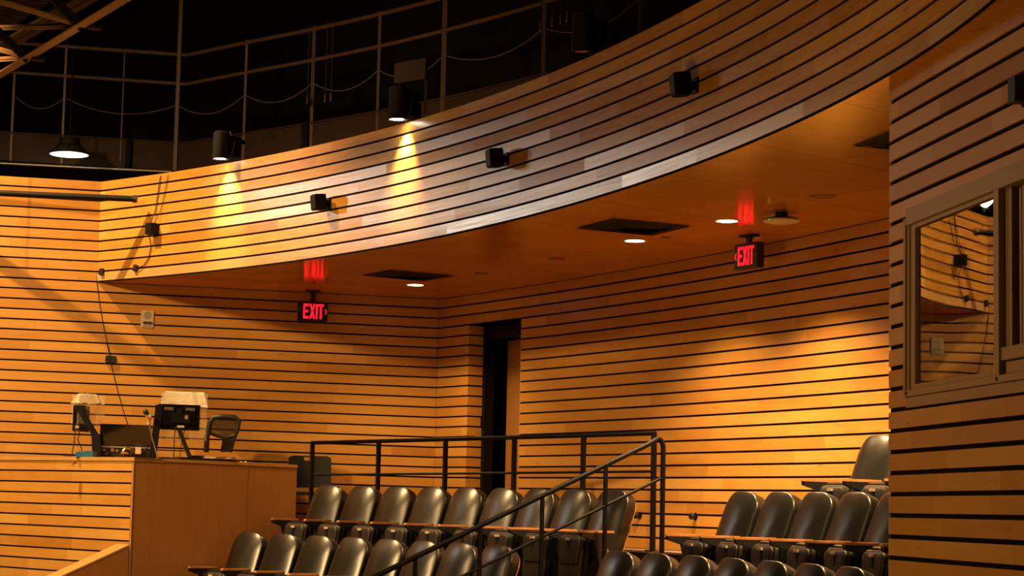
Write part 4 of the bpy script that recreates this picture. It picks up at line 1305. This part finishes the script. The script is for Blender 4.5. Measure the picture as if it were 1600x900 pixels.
# ------------------------------------------------------------------ small loudspeakers on the balcony front
def wall_box(name, label, cat, px, py, w_, h, dp, mat, group=None, turn=0.0):
    p, n, t_ = fascia_at(px, py)
    root = thing(name, label, cat, p, 0, group)
    return root, p, n, t_
for (px, py, sz_, lb) in ((513, 318, .155, 'small black loudspeaker on the curved balcony front, leftmost of three'),
                          (792, 249, .155, 'small black loudspeaker on the curved balcony front, middle of three'),
                          (1088, 134, .16, 'small black loudspeaker on the curved balcony front, rightmost of three')):
    p, n, t_ = fascia_at(px, py)
    root = thing('loudspeaker', lb, 'loudspeaker', p, 0, 'small loudspeakers on the balcony front')
    n_ = (n * .9 - t_ * .12 + V(0, 0, -.10)).normalized(); tx = V(-n_.y, n_.x, 0).normalized(); up_ = n_.cross(tx) * -1
    if up_.z < 0: up_ = -up_
    cc = p + n * 0.115
    bm = bmesh.new(); cbox(bm, cc, tx, n_, up_, sz_ * .78, .12, sz_); bmesh.ops.bevel(bm, geom=bm.edges[:], offset=.008, segments=2, affect='EDGES'); obj('cabinet', bm, M['lamp_black'], root)
    bm = bmesh.new(); cbox(bm, cc + n_ * .061, tx, n_, up_, sz_ * .66, .006, sz_ * .88); obj('grille', bm, M['black_metal'], root)
    bm = bmesh.new(); bar(bm, p, cc, .04, .05); cbox(bm, p + n * .006, t_, n, ZV, .09, .012, .11); obj('bracket', bm, M['black_metal'], root)
# junction box with flood unit
p, n, t_ = fascia_at(244, 359)
root = thing('junction_box', 'dark metal junction box with cable on the balcony front near the corner', 'junction box', p)
bm = bmesh.new(); cbox(bm, p + n * .055, t_, n, ZV, .105, .11, .125); obj('box_body', bm, M['black_metal'], root)
bm = bmesh.new(); cbox(bm, p + n * .113, t_, n, ZV, .095, .006, .115); lathe(bm, p + n * .116 + V(0, 0, -.02), [(.012, 0), (.012, .006), (0, .008)], 12, n); obj('cover_plate', bm, M['black_metal'], root, smooth=30)
def clip(px, py, where, label, rot=0.0):
    if where == 'F': p, n, t_ = fascia_at(px, py)
    else: p = onA(px, py); n = Vector((-NA[0], -NA[1], 0)); t_ = Vector((TA[0], TA[1], 0))
    a = math.radians(rot); u = t_ * math.cos(a) + ZV * math.sin(a); v_ = ZV * math.cos(a) - t_ * math.sin(a)
    bm = bmesh.new(); cbox(bm, p + n * .018, u, n, v_, .055, .036, .075); bmesh.ops.bevel(bm, geom=bm.edges[:], offset=.004, segments=1, affect='EDGES')
    tag(obj('cable_clip', bm, M['black_plastic']), label, 'cable clip', 'black cable clips'); return p + n * .03
k1 = clip(213.5, 419, 'F', 'small black cable clip on the balcony front below the junction box', -18)
k2 = clip(160.5, 425, 'F', 'small black cable clip at the corner of left wall and balcony front', 6)
p = onA(172.5, 561.5); nAo = Vector((-NA[0], -NA[1], 0)); tA3 = Vector((TA[0], TA[1], 0))
bm = bmesh.new(); cbox(bm, p + nAo * .02, tA3, nAo, ZV, .115, .04, .078); bmesh.ops.bevel(bm, geom=bm.edges[:], offset=.005, segments=1, affect='EDGES')
tag(obj('wall_outlet_box', bm, M['black_plastic']), 'small black outlet box on the left slatted wall with a cable through it', 'outlet box')

def cable(pts, label, r=.006):
    bm = bmesh.new(); tube(bm, pts, r, 6); return tag(obj('wall_cable', bm, M['cord'], smooth=50), label, 'cable')
def fo(px, py, d=.012):
    p, n, t_ = fascia_at(px, py); return p + n * d
cable([fo(252, 275), fo(248.5, 300), fo(244, 330), fo(240, 351, .05)], 'black cable hanging down the balcony front to the junction box, left one')
cable([fo(264, 273), fo(259, 300), fo(252, 330), fo(246.5, 350, .05)], 'thin cable hanging down the balcony front to the junction box, right one', .004)
cable([fo(238, 367, .05), fo(237.5, 385), fo(233.5, 403), fo(226, 415), fo(217, 419.5, .03)], 'black cable curving from the junction box down to the lower clip', .006)
def ao(px, py, d=.012): return onA(px, py) + nAo * d
cable([k2 + V(0, 0, 0), ao(152.5, 428), ao(151.5, 440), ao(155, 470), ao(160, 500), ao(166, 530), ao(171, 558, .045), ao(175, 575), ao(183, 607), ao(192, 640), ao(200, 665)], 'long black cable running down the left slatted wall to the desk')

# alarm sounder
p = onA(230, 499)
root = thing('alarm_sounder', 'beige fire alarm sounder on the left slatted wall under the soffit', 'alarm', p)
bm = bmesh.new(); cbox(bm, p + nAo * .022, tA3, nAo, ZV, .145, .044, .195); bmesh.ops.bevel(bm, geom=bm.edges[:], offset=.008, segments=2, affect='EDGES'); obj('housing', bm, M['white_plastic'], root)
bm = bmesh.new(); cbox(bm, p + nAo * .047 + V(0, 0, .035), tA3, nAo, ZV, .002, .002, .002)
for k in range(7):
    hw_ = .045 * math.sqrt(max(0.05, 1 - ((k - 3) / 3.4) ** 2)); cbox(bm, p + nAo * .046 + V(0, 0, .04 + (k - 3) * .013), tA3, nAo, ZV, hw_ * 2, .004, .006)
obj('speaker_grille', bm, M['steel'], root)
bm = bmesh.new(); out = round_rect(.11, .11, .035, .016, .016, 5)
pillow(bm, out, [(0, 0), (0, .012), (.006, .02), (None, .02)], lambda u, v, d: p + nAo * (.044 + d) + tA3 * u + V(0, 0, -.062 + v)); obj('strobe_lens', bm, M['chrome'], root, smooth=40)
bm = bmesh.new()
for x_ in (-.035, -.012, .012, .035): cbox(bm, p + nAo * .0445 + tA3 * x_ + V(0, 0, -.080), tA3, nAo, ZV, .014, .002, .009)
obj('alarm_lettering', bm, M['black_plastic'], root)

# round knobs on the back wall
for px, lb in ((1000, 'left'), (1087, 'right')):
    p = onB(px, 805.5 if px < 1050 else 807); n = Vector((-NB[0], -NB[1], 0))
    root = thing('wall_bumper', f'round black bumper low on the back wall, {lb} one of two', 'bumper', p, 0, 'round black bumpers on the back wall')
    bm = bmesh.new(); lathe(bm, p, [(.018, 0), (.018, .03), (.03, .035), (.033, .05), (.026, .062), (0, .066)], 18, n); obj('bumper_body', bm, M['black_plastic'], root, smooth=40)
    bm = bmesh.new(); lathe(bm, p, [(.034, 0), (.034, .005), (0, .005)], 18, n); obj('base_plate', bm, M['black_metal'], root)

# small dark fixture on the right wall at the frame edge
p = onR(1599, 145); n = Vector((-NR[0], -NR[1], 0))
root = thing('wall_fixture', 'small dark fixture high on the right wall at the picture edge', 'fixture', p)
bm = bmesh.new(); cbox(bm, p + n * .04 + tR3 * .055, tR3, n, ZV, .08, .08, .12); obj('fixture_body', bm, M['black_plastic'], root)
bm = bmesh.new(); cbox(bm, p + n * .006 + tR3 * .055, tR3, n, ZV, .10, .012, .14); obj('base_plate', bm, M['black_metal'], root)

# ------------------------------------------------------------------ cylinder spotlights over the balcony edge
def spotlight(px, py, top_py, Y, r, label, energy, lit, bracket=True):
    c = at(px, py, Y); ht = at(px, top_py, Y).z - c.z
    root = thing('cylinder_spotlight', label, 'spotlight', c, 0, 'cylinder spotlights over the balcony front')
    bm = bmesh.new(); lathe(bm, c, [(r * .93, .02), (r * .95, 0), (r, 0), (r, ht), (r * .8, ht + .015), (0, ht + .015)], 28); obj('housing', bm, M['lamp_black'], root, smooth=30)
    bm = bmesh.new(); lathe(bm, c, [(r * .94, .012), (0, .012)], 28); obj('lens', bm, M['spot_on'] if lit else M['reflector'], root)
    bm = bmesh.new()
    n2 = Vector((.75, .66, 0))
    cbox(bm, c + n2 * (r + .06) + V(0, 0, ht * .55), n2, V(-n2.y, n2.x, 0), ZV, .14, .12, ht * .75)
    bar(bm, c + n2 * r + V(0, 0, ht * .8), c + n2 * (r + .22) + V(0, 0, ht * .8), .04, .04)
    obj('mounting_bracket', bm, M['lamp_black'], root)
    bm = bmesh.new(); tube(bm, [c + n2 * (r + .02) + V(0, 0, ht + .03), c + n2 * (r + .07) + V(.02, -.08, ht * .6), c + n2 * (r + .03) + V(.01, -.08, .02), c + n2 * (r - .02) + V(0, -.03, .005)], .006, 6); obj('power_cable', bm, M['cord'], root, smooth=50)
    if lit:
        ld = bpy.data.lights.new('spot_lamp', 'SPOT'); ld.energy = energy; ld.color = (1.0, 0.74, 0.42); ld.spot_size = math.radians(66); ld.spot_blend = 1.0; ld.shadow_soft_size = 0.05
        lo_ = bpy.data.objects.new('spot_lamp', ld); C.objects.link(lo_); lo_.parent = root; lo_.location = (0, 0, 0.0)
        lo_.rotation_euler = Vector((-.22, -.20, 1)).to_track_quat('Z', 'Y').to_euler()
def lamp_depth(px, py_f):
    p, n, t_ = fascia_at(px, py_f); return (p + n * .22).y
spotlight(345, 249, 208, lamp_depth(352, 268), .088, 'lit black cylinder spotlight above the balcony front, leftmost', 260, True)
spotlight(621.5, 187.5, 137, lamp_depth(632, 200), .088, 'lit black cylinder spotlight above the balcony front, middle', 300, True)
spotlight(910.5, 83, 22, lamp_depth(920, 100), .088, 'unlit black cylinder spotlight above the balcony front, rightmost', 0, False)
# brown plate above the middle spotlight
c = at(642, 111, 18.9); ex = Vector((.72, -.69, 0)); nn_ = Vector((-.69, -.72, 0))
bm = bmesh.new(); cbox(bm, c, ex, nn_, ZV, .40, .03, .20)
pl = thing('sign_plate', 'dark brown plate standing on posts above the middle spotlight', 'plate', V(c.x, c.y, c.z - .2))
obj('plate_panel', bm, M['catwalk'], pl)
for sx in (-.17, .17):
    bm = bmesh.new(); bar(bm, c + ex * sx - nn_ * .03 + V(0, 0, .08), c + ex * sx - nn_ * .03 + V(0, 0, -.42), .025, .025); obj('plate_post', bm, M['catwalk'], pl)

# ------------------------------------------------------------------ high bay lamp, pipe, batten
c = at(108, 242, 23.6)
hb = thing('high_bay_lamp', 'lit bell-shaped work lamp hanging before the upper dark wall', 'lamp', c)
bm = bmesh.new(); lathe(bm, c, [(.235, 0), (.245, 0), (.20, .06), (.13, .12), (.12, .20), (0, .21)], 28); obj('lamp_shade', bm, M['lamp_black'], hb, smooth=40)
bm = bmesh.new(); lathe(bm, c, [(.232, .004), (.20, .0), (0, .0)], 28); obj('lens', bm, M['bay_on'], hb, smooth=40)
bm = bmesh.new(); tube(bm, [c + V(0, 0, .2), c + V(0, 0, 1.2)], .01, 6); obj('hanger', bm, M['black_metal'], hb)
ld = bpy.data.lights.new('bay_lamp', 'POINT'); ld.energy = 9; ld.color = (1.0, .85, .55); ld.shadow_soft_size = .1
lo_ = bpy.data.objects.new('bay_lamp', ld); C.objects.link(lo_); lo_.parent = hb; lo_.location = (0, -.05, -.09)
bm = bmesh.new(); a, b_ = at(-60, 252, 24.3), at(268, 268.5, 24.3)
tube(bm, [a, b_], .016, 8); tag(obj('lighting_pipe', bm, M['steel'], smooth=50), 'long pale pipe below the work lamp above the left wall', 'pipe')
bm = bmesh.new(); q = at(188, 261, 24.28); cbox(bm, q + V(0, 0, .03), XR, YR, ZV, .03, .05, .09); tag(obj('pipe_clamp', bm, M['black_metal']), 'small black clamp on the pale pipe', 'clamp')
bt = thing('black_batten', 'thick black batten pipe crossing the top slats of the left wall', 'batten', at(100, 306, 21.7))
bm = bmesh.new(); a, b_ = at(-80, 298.5, 21.80), at(212, 311, 21.62); tube(bm, [a, b_], .034, 12); obj('batten_pipe', bm, M['black_metal'], bt, smooth=50)
bm = bmesh.new(); tube(bm, [b_ - (b_ - a).normalized() * .03, b_ + (b_ - a).normalized() * .015], .042, 12); obj('end_cap', bm, M['black_plastic'], bt, smooth=40)
for f in (.05, .2):
    q = a.lerp(b_, f); bm = bmesh.new(); tube(bm, [q, q + V(0, 0, 2.6)], .004, 5); obj('suspension_wire', bm, M['black_metal'], bt)

# ------------------------------------------------------------------ catwalk behind the balcony front
def offs(d):
    out = []
    # along left wall
    ca = cornerAF + np.array([.349, 1.077]) * d
    for s_ in np.linspace(-5.5, -0.2, 8):
        out.append(ca + TA * s_)
    out.append(ca)
    ta = curve[0]
    for i in range(2, len(curve) - 1, 3):
        dd = curve[i + 1] - curve[i - 1]; dd /= np.linalg.norm(dd)
        q = curve[i] + np.array([-dd[1], dd[0]]) * d
        if (q - ca) @ TA > 0.15 and q[1] < ca[1] - 0.1: out.append(q)
    return out
cw = offs(2.15)
cat = thing('catwalk_railing', 'dark two-rail catwalk railing curving behind the balcony front', 'railing', xy(cw[8], 4.12))
def cwpath(z, d=0.0): return [xy(p, z) for p in cw]
bm = bmesh.new(); tube(bm, cwpath(5.57), .026, 8); obj('top_rail', bm, M['rail_brown'], cat, smooth=50)
bm = bmesh.new(); tube(bm, cwpath(5.20), .024, 8); obj('middle_rail', bm, M['rail_brown'], cat, smooth=50)
bm = bmesh.new()
for a, b_ in zip(cw[:-1], cw[1:]):
    d = (b_ - a) / np.linalg.norm(b_ - a); n = np.array([-d[1], d[0]])
    para(bm, xy(a, 4.10), xy(b_ - a, 0), xy(n * .03, 0), V(0, 0, .34))
    para(bm, xy(a - n * .02, 4.44), xy(b_ - a, 0), xy(n * .07, 0), V(0, 0, .02))
bmesh.ops.remove_doubles(bm, verts=bm.verts[:], dist=.0005)
obj('toe_board', bm, M['catwalk'], cat)
pcw, scw = resample(cw, 1)
def cw_at(px):
    best = None
    for s_ in np.linspace(0, scw[-1], 1200):
        q = np.array([np.interp(s_, scw, pcw[:, 0]), np.interp(s_, scw, pcw[:, 1])])
        c = CAM @ np.array([q[0], q[1], 4.8]); x = CX + F * c[0] / c[2]
        if best is None or abs(x - px) < best[0]: best = (abs(x - px), s_, q)
    return best[1], best[2]
posts = [(100, .028), (190, .012), (277, .045), (382, .028), (487, .034), (590, .03), (692, .05), (850, .035), (1000, .03), (20, .028)]
for px, w_ in posts:
    s_, q = cw_at(px)
    bm = bmesh.new(); bar(bm, xy(q, 4.10), xy(q, 7.2 if w_ > .04 else 5.60), w_, w_); obj('post', bm, M['rail_brown'], cat)
for px in (205, 482, 655, 870, 1010):
    s_, q = cw_at(px)
    q2 = q - np.array([.72, .69]) * .04
    bm = bmesh.new(); bar(bm, xy(q2, 4.10), xy(q2, 4.46), .10, .02, up=(.72, .69, 0)); obj('toe_board_joint', bm, M['black'], cat)
# chains between the posts
order = [20, 100, 277, 382, 487, 590, 692, 850, 1000]
names = ['far left', 'left of the thick corner post', 'right of the thick corner post', 'above the leftmost spotlight', 'between the left and middle spotlights', 'above the middle spotlight', 'right of the middle spotlight', 'above the rightmost spotlight']
for (a, b_), nm_ in zip(zip(order[:-1], order[1:]), names):
    s0, q0 = cw_at(a); s1, q1 = cw_at(b_)
    pts = []
    for f in np.linspace(0.02, .98, 13):
        s_ = s0 + (s1 - s0) * f
        q = np.array([np.interp(s_, scw, pcw[:, 0]), np.interp(s_, scw, pcw[:, 1])])
        pts.append(xy(q, 4.93 - .16 * 4 * f * (1 - f)))
    bm = bmesh.new(); tube(bm, pts, .005, 5)
    obj('safety_chain', bm, M['chain'], cat, smooth=50)
# small pale hanging cable ends
for i, (px, py, lb) in enumerate(((480, 157, 'leftmost'), (508, 154, 'second'), (517, 152, 'third'), (844, 40, 'fourth'), (863, 34, 'fifth'), (876, 30, 'sixth'), (886, 26, 'rightmost'))):
    c = at(px, py, 22.9 - (px - 480) * .011)
    rt = thing('hanging_cord_end', f'pale cord end hanging in the dark behind the catwalk, {lb}', 'cord end', c, 0, 'pale cord ends behind the catwalk')
    bm = bmesh.new(); lathe(bm, c, [(0, -.05), (.012, -.045), (.012, .045), (0, .05)], 8); obj('end_weight', bm, M['reflector'], rt)
    bm = bmesh.new(); tube(bm, [c + V(0, 0, .05), c + V(0, 0, .9)], .004, 5); obj('cord', bm, M['cord'], rt)

# ------------------------------------------------------------------ roof truss, top left
ZT = 3.3
A0, A1 = onz(-60, 160, ZT), onz(330, -72, ZT)
td = (A1 - A0).normalized(); A1 = A1 + td * 4.0; tn = Vector((-td.y, td.x, 0))
if tn.x > 0: tn = -tn
J = [onz(-20, 136, ZT), onz(52, 95, ZT), onz(139, 46, ZT), onz(240, -18, ZT)]
trs = thing('roof_truss', 'orange-brown steel roof truss with diagonal web bars, top left', 'truss', J[2])
bm = bmesh.new(); para(bm, A0 + V(0, 0, 0), A1 - A0, tn * .085, V(0, 0, .012)); para(bm, A0, A1 - A0, tn * .012, V(0, 0, .06)); obj('lower_chord', bm, M['truss'], trs)
U0, U1 = onz(-60, 121, 3.85), onz(330, -100, 3.85)
U1 = U1 + (U1 - U0).normalized() * 4.0
bm = bmesh.new(); para(bm, U0, U1 - U0, tn * .16, V(0, 0, .012)); para(bm, U0 + tn * .07, U1 - U0, tn * .012, V(0, 0, .1)); obj('upper_chord', bm, M['catwalk'], trs)
for (j, ex_, ey_) in ((2, -90, -23), (2, -90, 45), (1, -70, 57), (1, -70, 97), (3, -60, -80)):
    e_ = onz(ex_, ey_, 3.93)
    bm = bmesh.new(); bar(bm, J[j] + tn * .04 + V(0, 0, .02), e_, .036, .01); bar(bm, J[j] + tn * .04 + V(0, 0, .02), e_, .01, .04); obj('web_bar', bm, M['truss'], trs)
for j in (1, 2, 3):
    k = (U0 + td * ((J[j] - A0).dot(td)))
    bm = bmesh.new(); bar(bm, J[j] + tn * .04, V(J[j].x, J[j].y, 0) + tn * .75 + V(0, 0, 3.85), .05, .05); obj('web_strut', bm, M['black_metal'], trs)
for j in (1, 2, 3):
    bm = bmesh.new(); cbox(bm, J[j] - td * -.12 + V(0, 0, -.012), td, tn, ZV, .08, .09, .02); obj('splice_plate', bm, M['catwalk'], trs)
# ribbed roof deck above the truss
bm = bmesh.new()
o_ = U0 + V(0, 0, .16) - td * .6
n_r = 110
for i in range(n_r):
    a = o_ + td * (i * .09)
    para(bm, a, td * .025, tn * 0.9, V(0, 0, .05)); para(bm, a + td * .025 + V(0, 0, .045), td * .065, tn * 0.9, V(0, 0, .006))
structure(obj('roof_deck', bm, M['deck']))

# ------------------------------------------------------------------ light
def area(name, loc, target, size, energy, color, spread=180):
    ld = bpy.data.lights.new(name, 'AREA'); ld.shape = 'DISK'; ld.size = size; ld.energy = energy; ld.color = color; ld.spread = math.radians(spread)
    o = bpy.data.objects.new(name, ld); C.objects.link(o); o.location = loc
    o.rotation_euler = (Vector(loc) - Vector(target)).to_track_quat('Z', 'Y').to_euler()
    return o
def spot(name, loc, target, energy, color, size, blend, soft):
    ld = bpy.data.lights.new(name, 'SPOT'); ld.energy = energy; ld.color = color; ld.spot_size = math.radians(size); ld.spot_blend = blend; ld.shadow_soft_size = soft
    o = bpy.data.objects.new(name, ld); C.objects.link(o); o.location = loc
    o.rotation_euler = (Vector(loc) - Vector(target)).to_track_quat('Z', 'Y').to_euler()
    return o
WARM = (1.0, 0.60, 0.235)
KEYDIR = Vector((.686, .442, -1.15))
key_loc = Vector((-2.5, 22.1, 2.4)) - KEYDIR * 5.4
spot('house_light_key', key_loc, (-1.4, 21.4, 0.9), 6300, WARM, 52, .6, .07)
area('fill_light_front', (-4.0, 8.0, 5.2), (1.0, 18.5, 0.3), 1.2, 85, (1.0, .62, .255))  # added soft fill for seats and walls, not a fixture of the hall
spot('fill_light_side', (-6.0, 13.5, 4.6), (-1.4, 21.8, 0.9), 2500, (1.0, .62, .255), 74, .7, .3)  # added fill brightening the left wall, cone kept off the right of the fascia
area('bounce_fill', (-2.0, 9.5, -1.6), (2.8, 16.5, 2.4), 3.0, 175, (1.0, .52, .11))  # added upward fill in place of light bounced onto the soffit
spot('work_light_left', (-5.0, 21.35, 3.72), (1.9, 16.6, 2.6), 105, (1.0, .90, .74), 62, .8, .16)
spot('work_light_middle', (-5.0, 22.2, 4.25), (2.3, 14.5, 2.5), 26, (1.0, .90, .74), 60, .8, .16)
area('truss_uplight', (-2.0, 13.6, 2.2), (-2.2, 15.2, 3.4), 0.3, 3, WARM)

wd = bpy.data.worlds.new('world'); sc.world = wd; wd.use_nodes = True
wd.node_tree.nodes['Background'].inputs[0].default_value = (1.0, .55, .25, 1)
wd.node_tree.nodes['Background'].inputs[1].default_value = 0.004

sc.view_settings.view_transform = 'Standard'
sc.view_settings.look = 'None'
sc.view_settings.exposure = 0.0
